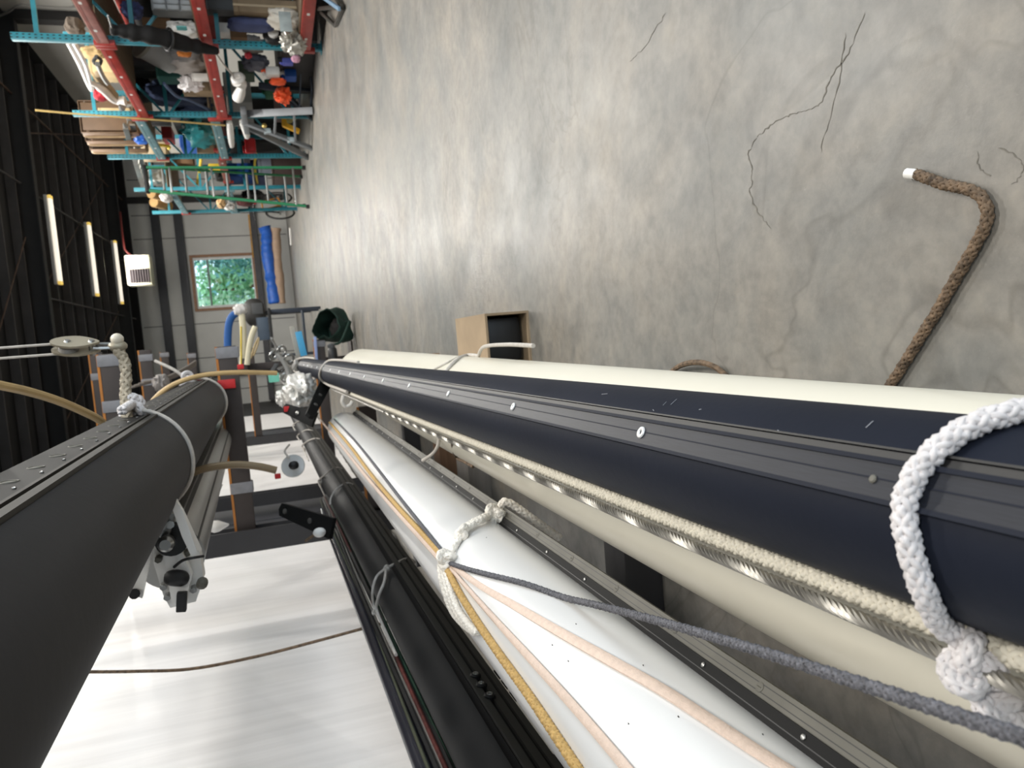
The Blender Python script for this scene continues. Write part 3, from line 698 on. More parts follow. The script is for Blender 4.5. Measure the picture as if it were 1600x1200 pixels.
kk = AX_C.hit(697, 874, RC+.014); mb = MB(); braid(mb, knot_path(kk, .016, Rk @ rotz(80)), r*.8, 4)
build('knot', mb, ROPEW, tW, smooth=60)
for o in (0, 5, 10):
    p2 = on(AX_C, RC+r*.8, [(687+o*.6, 884), (690+o, 905), (697+o, 930), (707+o, 955), (724+o*.8, 975), (742+o*.5, 988)])
    build('lower_turn', braid(MB(), p2, r*.72, 4), ROPEW, tW, smooth=60)
# lines gathered under it
pth = on(AX_C, RC+.006, [(702, 880), (720, 886), (760, 897), (820, 912), (880, 933)])
endp = P(1640, 1166, Y=.235)
A0 = pth[-1]; mid = [A0.lerp(endp, t)+Vector((0, 0, -.012*sin(pi*t))) for t in (.15, .3, .45, .6, .75, .9, 1)]
tg = thing('rope', A0, 'dark grey flecked braided line stretched across the gap to the lower right corner', 'rope')
full = smooth_path(pth[::6]+mid, 8)
build('line', braid(MB(), full, .0041, 5, .032), ROPEG, tg, smooth=60)
def strap(pts, w, th, ax, r, mat, name, label, cat):
    p = on(ax, r, pts, 8); mb = MB(); n = len(p); vs = []; K = 8
    for i, q in enumerate(p):
        t = (p[min(i+1, n-1)]-p[max(i-1, 0)]).normalized(); c = ax(q.y); u = (q-c); u.y = 0; u.normalize(); s = t.cross(u).normalized()
        ww = w[0]+(w[1]-w[0])*min(1, i/(n*.5))
        for k in range(K):
            a = 2*pi*k/K+pi/8; vs.append(q+s*cos(a)*ww/2+u*sin(a)*th/2)
    mb.add(vs, [(i*K+k, i*K+(k+1) % K, (i+1)*K+(k+1) % K, (i+1)*K+k) for i in range(n-1) for k in range(K)]+[tuple(range(K)), tuple((n-1)*K+k for k in range(K))])
    return build(name, mb, mat, label=label, cat=cat, smooth=60)
strap([(706, 884), (750, 915), (800, 944), (870, 985), (950, 1030), (1030, 1075), (1110, 1126), (1180, 1172), (1260, 1222)], (.010, .0155), .006, AX_C, RC+.003, PINKWEB, 'webbing_strap', 'wide pale pink braided sleeve across the white mast', 'strap')
strap([(704, 888), (740, 930), (780, 975), (830, 1030), (880, 1085), (930, 1142), (1000, 1225)], (.007, .0125), .006, AX_C, RC+.003, PINKWEB, 'webbing_strap', 'narrower pale pink braided sleeve, nearer the black mast', 'strap')
tgold = thing('rope', AX_C.hit(740, 960, RC), 'gold braided rope along the white mast beside the black rail', 'rope')
pth = on(AX_C, RC+.0055, [(698, 888), (714, 920), (738, 960), (770, 1008), (800, 1050), (830, 1092), (862, 1140), (905, 1205)])
build('line', braid(MB(), pth, .0052, 4, .034), ROPEGOLD, tgold, smooth=60)
# the same lines before the knot
for k, (pts, rr, mt, nm, lab) in enumerate((
    ([(690, 868), (660, 834), (620, 790), (580, 742), (545, 695), (515, 660)], .0060, ROPEGOLD, 'rope', 'gold rope running away along the white mast before the knots'),
    ([(694, 866), (664, 828), (626, 780), (586, 728), (552, 686), (522, 655)], .0042, ROPEG, 'rope', 'thin dark line running away beside the gold rope'),
    ([(686, 872), (655, 838), (616, 795), (570, 742), (530, 692), (500, 655)], .0060, PINKWEB, 'webbing_strap', 'pale pink sleeve running away along the white mast'))):
    build(nm, MB().tube(on(AX_C, RC+rr, pts), rr, 8), mt, label=lab, cat='rope' if k < 2 else 'strap')
# thin cords on the black mast
def cordset(pts_list, rr, label, knots=()):
    t = thing('cord_lashing', AX_D.hit(*pts_list[0][0], RD), label, 'cord', 'pale cord lashings on the black mast')
    for pts in pts_list: build('turn', MB().tube(on(AX_D, RD+rr+.012, pts), rr, 7), CORDW, t)
    for x, y, sz in knots:
        build('knot', MB().tube(knot_path(AX_D.hit(x, y, RD+.022), sz, Rk), rr*1.1, 6), CORDW, t)
cordset([[(652, 876), (636, 873), (615, 882), (600, 890)], [(600, 890), (588, 902), (582, 925), (580, 950), (583, 972)], [(603, 892), (600, 910), (592, 930), (588, 950), (590, 970)], [(582, 965), (586, 985), (596, 1005), (606, 1026)], [(590, 970), (588, 990), (594, 1006), (604, 1020)], [(600, 1010), (603, 1022), (606, 1030)]], .0050, 'pale cord lashing nearest the camera on the black mast', [(604, 888, .008), (586, 956, .008)])
cordset([[(534, 732), (522, 731), (508, 742), (497, 752), (492, 770)], [(502, 748), (496, 762), (494, 780)]], .0042, 'pale cord lashing on the black mast beside the tapered black bracket', [(500, 752, .009)])
cordset([[(552, 757), (540, 755), (525, 765), (517, 778), (516, 788)]], .0050, 'single pale cord turn round the black mast above the bracket')
cordset([[(500, 686), (488, 686), (474, 694), (464, 702), (457, 720)], [(488, 673), (478, 672), (464, 681), (456, 692)], [(478, 657), (470, 657), (458, 664), (452, 676)], [(476, 700), (470, 710), (468, 725)]], .0062, 'three pale cord turns close together far down the black mast')
# white cords round the charcoal mast
tK = thing('lashing_rope', AX_E(2.3), 'white cord looped over the charcoal mast with a knot on its flat edge', 'rope')
ye = 2.25
build('loop', MB().tube([AX_E.surf(ye-.25*((i-3)/30)**2*0-.10*sin(pi*i/36), 80+i*6.2, RE+.005) for i in range(37)], .006, 8), CORDW, tK)
kk = AX_E.surf(ye, 88, RE+.01)
mb = MB(); braid(mb, knot_path(kk, .030, Rk), .011, 4); braid(mb, smooth_path([kk+Vector((.01, .06, .0)), kk+Vector((.014, 0, .0)), kk+Vector((.012, -.10, -.005)), kk+Vector((.01, -.22, -.012))], 6), .010, 4)
build('knot', mb, ROPEW2, tK, smooth=60)
tK = thing('lashing_rope', AX_E(4.6), 'white cord tied round the far end of the charcoal mast', 'rope')
build('loop', MB().tube([AX_E.surf(4.55, 60+i*7, RE+.006) for i in range(30)], .008, 8), CORDW, tK)
kk = AX_E.surf(4.5, 70, RE+.015); build('knot', MB().tube(knot_path(kk, .04, Rk), .012, 7), ROPEW2, tK)
build('tail', MB().tube(smooth_path([kk, kk+Vector((.06, .0, .06)), kk+Vector((.12, .05, .16))], 6), .009, 7), CORDW, tK)
# hoist block
bt = thing('hoist_block', P(120, 540, Y=2.3), 'beige pulley block hanging on two thin lines, shackle below it', 'block')
def hb(px, py, Y=2.3): return P(px, py, Y=Y)
ctr = hb(118, 541); axb = Vector((.75, -.45, -.08)).normalized()
up = Vector((0, 0, 1)); up = (up-axb*up.dot(axb)).normalized(); sd_ = up.cross(axb)
def cheek(o):
    n = 22; vs = []
    for side in (-.003, .003):
        for i in range(n):
            a = 2*pi*i/n; w_ = .030*(1 if cos(a) > 0 else (1-.45*(-cos(a))**1.5))
            vs.append(ctr+axb*(o+side)+up*.060*cos(a)+sd_*w_*sin(a))
    return MB().add(vs, [(k, (k+1) % n, n+(k+1) % n, n+k) for k in range(n)]+[tuple(range(n))[::-1], tuple(range(n, 2*n))])
BLK = M('block_beige', (158, 150, 132), .4, .4, var=.1)
for o in (-.013, .013): build('cheek', cheek(o), BLK, bt, smooth=0)
build('sheave', MB().lathe(ctr+up*.018-axb*.009, [(.008, 0), (.026, 0), (.021, .009), (.026, .018), (.008, .018)], axb, 20), M('sheave_grey', (110, 106, 100), .4), bt)
for u_ in (.018, -.040): build('axle_bolt', MB().lathe(ctr+up*u_-axb*.030, [(.004, 0), (.008, .003), (.009, .014), (.009, .046), (.006, .05)], axb, 10), STEEL, bt)
sp = [ctr-up*.045+sd_*.010, ctr-up*.07+sd_*.012, ctr-up*.105+sd_*.008, ctr-up*.12, ctr-up*.105-sd_*.008, ctr-up*.07-sd_*.012, ctr-up*.045-sd_*.010]
build('shackle', MB().tube(smooth_path(sp, 5), .0045, 8), STEEL, bt)
build('shackle_pin', MB().blob(hb(183, 530), (.034, .034, .034), 1, .02, 2, 3, 12, 8), M('pin_cream', (214, 206, 188), .4), bt)
build('shackle_plate', MB().blob(hb(184, 541), (.03, .03, .05), .9, .04, 2, 4, 12, 8), BLK, bt)
for dy in (-8, 8):
    b = hb(92, 545+dy); build('fall_line', MB().cyl(b, Vector((b.x, b.y, 5.2)), .0035, 6), CORDW, bt)
sp = [hb(182, 545), hb(193, 560), hb(197, 585, 2.28), hb(196, 610, 2.26), hb(197, 640, 2.22), hb(199, 655, 2.2)]
build('strop', braid(MB(), smooth_path(sp, 6), .0125, 4), M('worn_strop', (166, 156, 138), .8, var=.15, vscale=60), label='worn beige strop from the hoist block down to the charcoal mast', cat='strop')
# tan hoses
build('hose', MB().tube(smooth_path([P(-60, 588, Y=2.0), P(0, 602, Y=2.1), P(45, 612, Y=2.2), P(90, 626, Y=2.3), P(130, 643, Y=2.4), P(160, 660, Y=2.5), P(185, 690, Y=2.6)], 8), .0115, 10), TANHOSE, label='tan hose curving down behind the charcoal mast from the top left', cat='hose')
build('hose', MB().tube(smooth_path([P(228, 640, Y=4.0), P(250, 615, Y=4.0), P(280, 597, Y=4.0), P(320, 586, Y=4.05), P(370, 582, Y=4.1), P(432, 583, Y=4.2)], 8), .0125, 10), TANHOSE, label='tan hose arching over the charcoal mast to the mast fittings', cat='hose')
build('hose', MB().tube(smooth_path([P(268, 775, Y=2.75), P(282, 752, Y=2.75), P(300, 739, Y=2.75), P(330, 730, Y=2.78), P(370, 726, Y=2.8), P(405, 729, Y=2.8), P(432, 735, Y=2.8)], 8), .0135, 10), M('dull_hose', (128, 108, 78), .5, var=.1), label='dull tan hose sticking out below the charcoal mast across the white sheet', cat='hose')
# brown rope in front of the white sheet
build('rope', MB().tube(smooth_path([P(90, 1052, Y=2.9), P(132, 1050, Y=2.9), P(210, 1049, Y=2.9), P(300, 1045, Y=2.9), P(400, 1026, Y=2.9), P(490, 1003, Y=2.9), P(560, 984, Y=2.9), P(605, 972, Y=2.9)], 8), .0062, 8), ROPEBROWN, label='brown cord hanging slack in front of the white sheet', cat='rope')
# brown rope on the floor
rp = [P(x, y, Z=.0075) for x, y in ((1430, 272), (1450, 279), (1475, 288), (1505, 294), (1528, 303), (1541, 322), (1542, 345), (1532, 368), (1512, 404), (1487, 446), (1463, 488), (1440, 524), (1418, 560), (1392, 600), (1368, 636), (1340, 660))]
tr = thing('rope', rp[8], 'brown flecked rope with a white taped end lying on the concrete', 'rope')
build('line', braid(MB(), smooth_path(rp, 10), .0068, 5, .05), ROPEBROWN, tr, smooth=60)
build('taped_end', MB().cyl(P(1417, 271, Z=.0085), P(1432, 272.5, Z=.0085), .0072, 12), WHITEP, tr, label='white taped end')
build('rope', MB().tube(smooth_path([P(1045, 585, Z=.01), P(1060, 573, Z=.02), P(1078, 567, Z=.03), P(1098, 567, Z=.03), P(1118, 574, Z=.02), P(1136, 588, Z=.01)], 8), .006, 8), ROPEBROWN, label='short bight of brown rope peeping over the cream tube', cat='rope')
# cardboard box
bx0, bx1, by0, by1, bh = P(757, 490, Y=2.42).x, -.115, 2.43, 2.86, P(757, 490, Y=2.43).z
tb = thing('cardboard_box', ((bx0+bx1)/2, (by0+by1)/2, 0), 'small open cardboard box lying on the floor behind the cream tube', 'box')
t_ = .008; W, D_ = bx0-bx1, by1-by0; xm, ym = (bx0+bx1)/2, (by0+by1)/2
mb = MB().box((xm, ym, bh-t_/2), (W, D_, t_)).box((xm, ym, t_/2), (W, D_, t_)).box((bx0-t_/2, ym, bh/2), (t_, D_, bh-2*t_)).box((bx1+t_/2, ym, bh/2), (t_, D_, bh-2*t_)).box((xm, by1-t_/2, bh/2), (W-2*t_, t_, bh-2*t_))
build('carton', mb, CARD, tb, smooth=0)
build('dark_inside', MB().box((xm, by0+.10, bh/2), (W-.03, .1, bh-.03), bev=.02), BLACKP, tb)  # black block standing in for the shade inside the open carton

# ------------------------------------------------------------------ pallet rack on the right
FY = [6.3, 8.85, 11.4, 13.72, 16.3, 18.8]; RX0, RX1, RT = 3.42, 4.45, 3.05
rack = thing('pallet_rack', (RX0, 8.85, 0), 'long teal pallet rack with red beams along the right wall, loaded with gear', 'shelf')
HOLE = BLACKP
for k, y in enumerate(FY):
    top = RT+.04*k*.8
    for x in (RX0+.0, RX1):
        pz = build('post', MB().box((x, y, top/2), (.07, .075, top), bev=.004), TEAL, rack)
        build('base_plate', MB().box((x, y, .005), (.12, .12, .01)), TEAL, rack, smooth=0)
        if x < 4 and 0 < k < 4:
            mb = MB()
            for i in range(int(top/.055)):
                for s_ in (-.016, .016): mb.box((x+s_, y-.038, .05+.055*i), (.010, .004, .022))
            build('slot_holes', mb, HOLE, rack, kind='stuff', smooth=0)
    for z in (.25, 1.1, 1.95, 2.85): build('brace', MB().box(((RX0+RX1)/2, y, z), (RX1-RX0-.05, .03, .045)), TEAL, rack, smooth=0)
    for z0, z1 in ((.3, 1.05), (1.9, 1.15), (2.0, 2.8)): build('diagonal_brace', MB().bar((RX0+.03, y, z0), (RX1-.03, y, z1), .03, .03), TEAL, rack, smooth=0)
DECK = M('deck_board', (120, 104, 84), .8, var=.2, vscale=5, stretch=(6, 1, 1))
def beams(k, z, mat, deck=True, clip=REDP, xf=RX0-.045):
    y0, y1 = FY[k]+.04, FY[k+1]-.04
    for x in (xf, RX1+.04):
        b = build('beam', MB().box((x, (y0+y1)/2, z), (.045, y1-y0+.06, .12), bev=.006), mat, rack)
        for y in (y0, y1): build('clip', MB().box((x-.004, y, z-.01), (.05, .07, .2), bev=.004), clip, b)
        if x < 4:
            for i in range(4): build('sticker', MB().box((x-.0235, y0+.25+.62*i, z+.01), (.002, .05, .04)), WHITEP, b, smooth=0)
        build('beam_lip', MB().box((x-.023 if x < 4 else x+.023, (y0+y1)/2, z+.035), (.004, y1-y0-.1, .03)), mat, b, smooth=0)
    if deck: build('deck', MB().box(((xf+RX1)/2, (y0+y1)/2, z+.07), (RX1-xf-.02, y1-y0, .018)), DECK, rack, smooth=0)
for k in (0, 1):
    beams(k, 2.235, REDP if k else REDDULL); beams(k, 1.215, REDP)
    if k == 0: beams(k, .19, REDP)
beams(2, 2.32, BLUEGREY); beams(2, 1.335, BLUEGREY)
beams(3, 1.42, REDDULL, xf=RX0+.12)
beams(4, 2.5, BLUEGREY); beams(4, 1.42, BLUEGREY, clip=BLUEGREY)
def deckz(y, lev):
    k = max(i for i in range(6) if FY[i] <= y+.001) if y >= FY[0] else 0
    return {0: (.269, 1.294, 2.314), 1: (.0, 1.294, 2.314), 2: (0, 1.414, 2.399), 3: (0, 1.499, 2.399), 4: (0, 1.499, 2.579)}.get(k, (0, 1.5, 2.58))[lev]

def proj(p):
    v = Vector(p)-CO; f = v.dot(FWD); return Vector((800+F_PX*v.dot(EX)/f, 600+F_PX*v.dot(EY)/f))
class It:      # place, height, depth and length of a thing on the rack, from where it is seen
    def __init__(s, px, py, hpx, wpx, X, lev=None, fx=.6):
        p = P(px, py, X=X); a = proj(p)
        sv = (proj(p+Vector((0, 0, .1)))-a).length*10; sx = (proj(p+Vector((.1, 0, 0)))-a).length*10; sy = (proj(p+Vector((0, .1, 0)))-a).length*10
        s.h = hpx/sv; s.dx = wpx*fx/sx; s.dy = wpx*(1-fx)/sy; s.p = p
        if lev is not None:
            z = deckz(p.y, lev); top = p.z+s.h/2
            s.h = max(.06, top-z); s.p = Vector((p.x, p.y, z+s.h/2))
        s.size = (s.dx, s.dy, s.h); s.base = s.p-Vector((0, 0, s.h/2))
def carton(name, it, col, label, cat='box', lid=None, tape=None):
    t = thing(name, it.base, label, cat)
    build('body', MB().box(it.p-Vector((0, 0, it.h*.04)), (it.dx, it.dy, it.h*.92), bev=.008), col, t)
    build('lid' if lid else 'flaps', MB().box(it.p+Vector((0, 0, it.h*.46)), (it.dx*(1.04 if lid else .99), it.dy*(1.04 if lid else .99), it.h*.08), bev=.006), lid or col, t)
    if tape: build('tape', MB().box(it.p, (it.dx*.16, it.dy+.006, it.h*1.004)), tape, t, smooth=0)
    return t
def sack(name, it, col, label, cat='bag', amp=.16, pw=.75, seed=1, tie=None, rot=None):
    mb = MB().blob(it.p, [q*1.15 for q in it.size], pw, amp*1.5, 2.6, seed, 30, 20, rot=rot)
    if tie is None: return build(name, mb, col, label=label, cat=cat, smooth=50)
    t = thing(name, it.base, label, cat); build('body', mb, col, t, smooth=50)
    q = it.p+Vector((0, 0, it.h*.45)); build('neck', MB().lathe(q, [(.05, -.04), (.025, .02), (.05, .07), (.06, .1)], (0, 0, 1), 10), tie, t)
    return t
def tubes(name, pts, r, mat, label, cat, parent=None, n=8): return build(name, MB().tube(smooth_path(pts, 6), r, n), mat, label=label, cat=cat)
NAVYB = M('navy_cloth', (44, 56, 84), .85, var=.15, vscale=8, bump=.3, bscale=8)
TEALC = M('teal_tarp', (44, 132, 138), .45, var=.2, vscale=8, bump=.6, bscale=9)
GREYC = M('grey_cloth', (150, 144, 140), .85, var=.12, vscale=8, bump=.3, bscale=10)
WHITEC = M('white_cloth', (216, 212, 208), .8, var=.06, vscale=8, bump=.3, bscale=10)
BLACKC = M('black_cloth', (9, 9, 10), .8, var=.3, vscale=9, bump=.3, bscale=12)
FOIL = M('foil_bag', (186, 184, 176), .3, .6, var=.1, bump=.8, bscale=14)
CLEAR = M('clear_tub', (170, 172, 172), .3, var=.1, vscale=6)
REDC = M('red_cloth', (168, 34, 48), .75, var=.15)
ORANGE = M('orange_cloth', (240, 92, 44), .7, var=.1)
GREENP = M('green_plastic', (22, 92, 52), .5, var=.15)
BLUEP = M('blue_plastic', (34, 86, 170), .5, var=.12)
BLUEC = M('blue_tarp', (40, 100, 196), .45, var=.15, vscale=6, bump=.5, bscale=8)
YELLOW = M('yellow_strap', (224, 196, 60), .55, var=.08)
GREYP = M('grey_plastic', (132, 133, 132), .5, var=.06)
DGREY = M('dark_grey_plastic', (66, 68, 70), .5, var=.1)
BROWNP = M('brown_tote', (122, 96, 72), .5, var=.1)
TOTERIM = M('tote_rim', (186, 160, 124), .5, var=.06)

# top level -----------------------------------------------------------
def obar(name, a, b, wd, th, mat, label, cat): return build(name, MB().bar(a, b, wd, th, bev=.006), mat, label=label, cat=cat)
obar('plank', P(122, -20, X=3.9), P(152, 62, X=3.62), .2, .06, M('tan_board', (176, 152, 104), .7, var=.2, vscale=5, stretch=(6, 1, 6)), 'long tan plank lying along the top shelf behind the dull red beam', 'plank')
sack('sack', It(117, 42, 26, 36, 4.1), M('burlap', (92, 82, 72), .9, var=.2), 'brown burlap sack on the top shelf just behind the first teal post', 'bag', seed=2)
t = thing('pipe_bundle', P(112, 66, X=3.6), 'pair of white plastic pipes sloping down along the top shelf', 'pipe')
for dx in (0, 9): build('pipe', MB().tube(smooth_path([P(106+dx, 66, X=3.6), P(124+dx, 100, X=3.6), P(138+dx*.4, 132, X=3.6), P(143, 140, X=3.6)], 5), .028, 8), WHITEPAINT, t)
carton('carton', It(163, 106, 40, 50, 4.0, 2), BEIGE, 'beige box on the top shelf behind the white pipes')
sack('bag', It(146, 82, 34, 26, 3.9), M('tan_cloth', (196, 168, 120), .85, var=.2, bump=.4), 'crumpled tan cloth bundle on the top shelf beside the second red beam', seed=3)
tubes('coil', [P(150, 88, X=3.6), P(158, 94, X=3.6), P(154, 102, X=3.6), P(146, 96, X=3.6), P(152, 88, X=3.62)], .02, BLACKP, 'small black cable coil on the top shelf', 'cable')
tubes('tube', [P(152, 100, X=3.55), P(160, 118, X=3.55), P(168, 130, X=3.55)], .03, GREYP, 'short silver grey tube lying by the beige box on the top shelf', 'tube')
sack('cloth_roll', It(157, 149, 18, 24, 3.62), REDC, 'crimson cloth roll on the top shelf', 'cloth', amp=.12, seed=5)
build('tube', MB().tube(smooth_path([P(140, 128, X=3.6), P(160, 140, X=3.58), P(178, 156, X=3.56), P(196, 158, X=3.55)], 5), [.03]*4+[.05]*8+[.06]*4, 10), WHITEC, label='white rolled sail sloping over the red beam on the top shelf', cat='sail')
obar('plank', P(152, 116, X=3.7), P(182, 152, X=3.6), .09, .06, M('driftwood', (150, 134, 112), .8, var=.25), 'grey brown plank beside the white rolled sail on the top shelf', 'plank')
# three nested totes on their side
t0 = P(170, 188, X=3.75)
for i, lab in enumerate(('brown plastic tote tipped on its side, innermost of three nested at the second post', 'brown plastic tote in the middle of the three nested ones', 'brown plastic tote with its rim outermost, nearest the third post')):
    it = It(170+i*4, 184+i*8, 88, 50, 3.85, fx=.7); c = it.p+Vector((-.03*i, .1*i, 0)); L, Wd, Hh = it.h, .48, .34
    t = thing('tote', c-Vector((0, 0, L/2)), lab, 'box', 'nested brown totes on the top shelf')
    mb = MB(); th = .012; y0, y1 = c.y-.06, c.y+.16
    mb.box((c.x, y0, c.z), (Wd-.06, th, L-.06), bev=.004)
    for sx in (-1, 1): mb.box((c.x+sx*Wd/2, (y0+y1)/2, c.z), (th, y1-y0, L), bev=.004)
    for sz in (-1, 1): mb.box((c.x, (y0+y1)/2, c.z+sz*L/2), (Wd, y1-y0, th), bev=.004)
    build('shell', mb, BROWNP, t)
    rim = [(-.5, -.5), (-.5, .5), (.5, .5), (.5, -.5)]
    build('rim', MB().tube(smooth_path([(c.x+a*Wd*1.04, y1, c.z+b*L*1.03) for a, b in ((-.5, -.42), (-.5, 0), (-.5, .42), (-.42, .5), (0, .5), (.42, .5), (.5, .42), (.5, -.42), (.42, -.5), (-.42, -.5), (-.5, -.42))], 3), .014, 7), TOTERIM, t)
carton('carton', It(180, 176, 50, 16, 3.6), BEIGE, 'beige box wedged against the nested totes on the top shelf')
for x, y, sz, lab in ((190, 168, .05, 'shiny steel fitting on the top shelf beside the red beam end'), (202, 182, .06, 'shiny steel fitting on the top shelf, below the beige box'), (196, 196, .045, 'small shiny fitting at the teal beam end on the top shelf')):
    build('fitting', MB().lathe(P(x, y, X=3.42), [(sz*.4, -sz), (sz, -sz*.3), (sz*.7, sz*.3), (sz*.3, sz)], (.4, -.8, .3), 8), STEEL, label=lab, cat='fitting')
# aluminium ladder lying along the top
tl = thing('extension_ladder', P(215, 260, X=3.5), 'grey aluminium extension ladder lying along the top of the rack', 'ladder')
la0, la1 = P(196, 200, X=3.6), P(224, 296, X=3.6); lb0, lb1 = la0+Vector((.34, 0, -.08)), la1+Vector((.34, 0, -.08))
for a, b in ((la0, la1), (lb0, lb1), (la0+Vector((.05, 0, -.1)), la1+Vector((.05, .0, -.1))), (lb0+Vector((.05, 0, -.1)), lb1+Vector((.05, 0, -.1)))):
    build('rail', MB().bar(a, b, .03, .075), ALU, tl, smooth=0)
for i in range(12):
    q = (i+.5)/12; build('rung', MB().cyl(la0.lerp(la1, q), lb0.lerp(lb1, q), .016, 8), ALU, tl)
carton('carton', It(228, 238, 26, 34, 3.9, 2), M('tan_carton', (196, 178, 148), .8, var=.08), 'pale tan box on the third bay of the top shelf under the ladder')
sack('bag', It(222, 217, 22, 20, 3.6), BLUEC, 'small blue bag on the top shelf under the ladder', seed=8)
sack('bag', It(244, 278, 26, 28, 3.7, fx=.8), FOIL, 'silver grey foil bag seen between the ladder rails, top shelf', seed=9)
for x, y, lab in ((246, 302, 'brown carpet roll standing on the far top shelf, nearest of two'), (250, 316, 'brown carpet roll on the far top shelf, farther and taller')):
    tubes('carpet_roll', [P(x-10, y, X=3.6), P(x+14, y+6, X=3.6)], .11, M('carpet_brown', (150, 120, 76), .9, var=.2), lab, 'roll', n=12)
sack('bag', It(260, 309, 16, 18, 3.35), WHITEC, 'white bundle hanging at the far end of the top shelf', seed=10)
# middle level ---------------------------------------------------------
it = It(272, 14, 68, 30, 3.75, 1); t = thing('drawer_unit', it.base, 'clear grey drawer unit on the middle shelf by the top edge of the photo', 'drawers')
build('case', MB().box(it.p, it.size, bev=.01), GREYP, t)
for i in range(3):
    for j in range(2):
        build('drawer', MB().box(it.p+Vector(((j-.5)*it.dx*.47, -it.dy/2-.01, (i-1)*it.h*.31)), (it.dx*.43, .03, it.h*.27), bev=.006), CLEAR, t)
sack('cloth_bundle', It(206, 16, 30, 34, 3.9), M('patterned_cloth', (70, 78, 120), .85, var=.6, vscale=14), 'navy cloth bundle with pink pattern, high on the middle shelf', 'cloth', seed=11)
carton('carton', It(246, 40, 44, 26, 4.0), CARDD, 'dark brown carton behind the black furled bag, middle shelf')
sack('bag', It(288, 46, 48, 30, 3.62, 1), WHITEP, 'white plastic bag with blue and green print on the middle shelf', 'bag', seed=12, amp=.2)
build('print', MB().box(P(284, 44, X=3.46), (.01, .09, .1)), M('bag_print', (90, 170, 170), .5, var=.4, vscale=9), bpy.data.objects['bag.003'] if False else [o for o in C.objects if o.get('label', '').startswith('white plastic bag with blue')][0])
t = thing('furled_sail_bag', P(255, 62, X=3.30), 'long black furled bag hanging in front of the second teal post', 'bag')
pts = [P(172, 46, X=3.28), P(200, 50, X=3.28), P(240, 56, X=3.28), P(280, 66, X=3.28), P(312, 74, X=3.28), P(340, 80, X=3.28)]
sp = smooth_path(pts, 9); n = len(sp)
mb = MB().tube(sp, [.022+.066*sin(pi*min(1, .10+.86*i/n))*(1+.5*noise.noise(Vector((i*.33, 0, 0)))) for i in range(n)], 12); build('body', mb, BLACKC, t)
build('strap', MB().torus(sp[n//2], sp[n//2+1]-sp[n//2], .105, .014, 16, 6), BLACKP, t)
for dx in (-3, 0, 4): build('pole_end', MB().cyl(P(170+dx*.5, 30+dx*2, X=3.28), P(176, 46, X=3.28), .008, 6), STEEL, t)
it = It(248, 84, 44, 24, 3.7); t = thing('bucket', it.base, 'grey lidded tub lying on the middle shelf beside the black bag', 'tub')
build('body', MB().lathe(it.p, [(.13, -.2), (.17, .16), (.18, .17), (.18, .2), (.1, .2)], (.3, -.5, .6), 18), GREYP, t)
build('lid', MB().lathe(it.p+Vector((.3, -.5, .6)).normalized()*.2, [(.19, -.015), (.19, .02), (.05, .025)], (.3, -.5, .6), 18), M('lid_grey', (110, 106, 96), .5), t)
sack('sail_bundle', It(290, 97, 60, 42, 3.65), GREYC, 'greyish white bundled sail on the middle shelf beside the grey tub', 'sail', seed=13, amp=.18, rot=roty(0))
sack('cloth_bundle', It(288, 84, 20, 12, 3.55), M('ochre_cloth', (190, 112, 40), .8, var=.2), 'orange brown cloth peeping out behind the black bag', 'cloth', seed=14)
carton('tote', It(266, 116, 40, 34, 3.75), M('teal_tote', (52, 112, 106), .5, var=.1), 'dull teal plastic tote on the middle shelf above the navy bags', 'box', lid=M('teal_tote_lid', (70, 130, 122), .5, var=.1))
sack('sail_bag', It(278, 146, 90, 50, 3.8, 1), NAVYB, 'large navy sail bag filling the middle shelf beside the red beam', seed=15, amp=.14)
sack('sail_bag', It(300, 168, 50, 34, 3.7, 1), NAVYB, 'flatter navy sail bag in front of the third teal post', seed=16, amp=.14)
tubes('strap', [P(256, 130, X=3.5), P(276, 150, X=3.48), P(300, 158, X=3.48), P(328, 172, X=3.5)], .02, M('navy_piping', (78, 98, 130), .7), 'pale blue strap across the large navy sail bag', 'strap')
sack('duffel', It(224, 142, 26, 46, 3.9), BLACKC, 'black duffel bag high on the middle shelf under the top beam', seed=17)
sack('rope_bundle', It(298, 130, 32, 30, 3.48, fx=.8), ROPEW2, 'bright white ruffled cap of rope on the middle shelf', 'rope', seed=18, amp=.3, pw=.9)
carton('carton', It(306, 140, 40, 24, 3.6, 1), CARD, 'tan carton on the middle shelf below the white ruffled rope')
carton('carton', It(313, 121, 26, 14, 3.5, 1), WHITEP, 'white box on the middle shelf beside the white ruffled rope')
for i, (x0, y0_, x1, y1_) in enumerate(((205, 70, 262, 72), (200, 96, 250, 100), (210, 120, 258, 118))):
    carton('crate', It((x0+x1)/2, (y0_+y1_)/2, 56, 26, 4.15), DGREY, ('dark grey crate at the back of the middle shelf, first behind the teal post', 'dark grey crate at the back of the middle shelf, behind the grey tub', 'dark grey crate at the back of the middle shelf, behind the teal tote')[i])
carton('drill_case', It(252, 189, 30, 18, 3.36, fx=.7), BLACKP, 'black case strapped with yellow cord on the teal third post', 'case')
tubes('cord', [P(55, 172, X=3.33), P(120, 178, X=3.33), P(200, 184, X=3.33), P(280, 190, X=3.33), P(352, 196, X=3.33)], .013, M('yellow_cord', (190, 164, 104), .6, var=.1), 'yellowish batten running down along the third teal post', 'batten')
carton('case', It(263, 212, 16, 30, 3.8), M('red_case', (140, 34, 34), .5, var=.2), 'dark red case on the middle shelf behind the teal tarp', 'case')
sack('tarp', It(314, 208, 44, 52, 3.62, fx=.5), TEALC, 'shiny teal tarp bundled over the end of the middle shelf', 'tarp', seed=19, amp=.22)
carton('carton', It(276, 228, 26, 24, 3.9), M('white_carton', (190, 184, 172), .7), 'pale box in the third bay behind the green ladder, upper part')
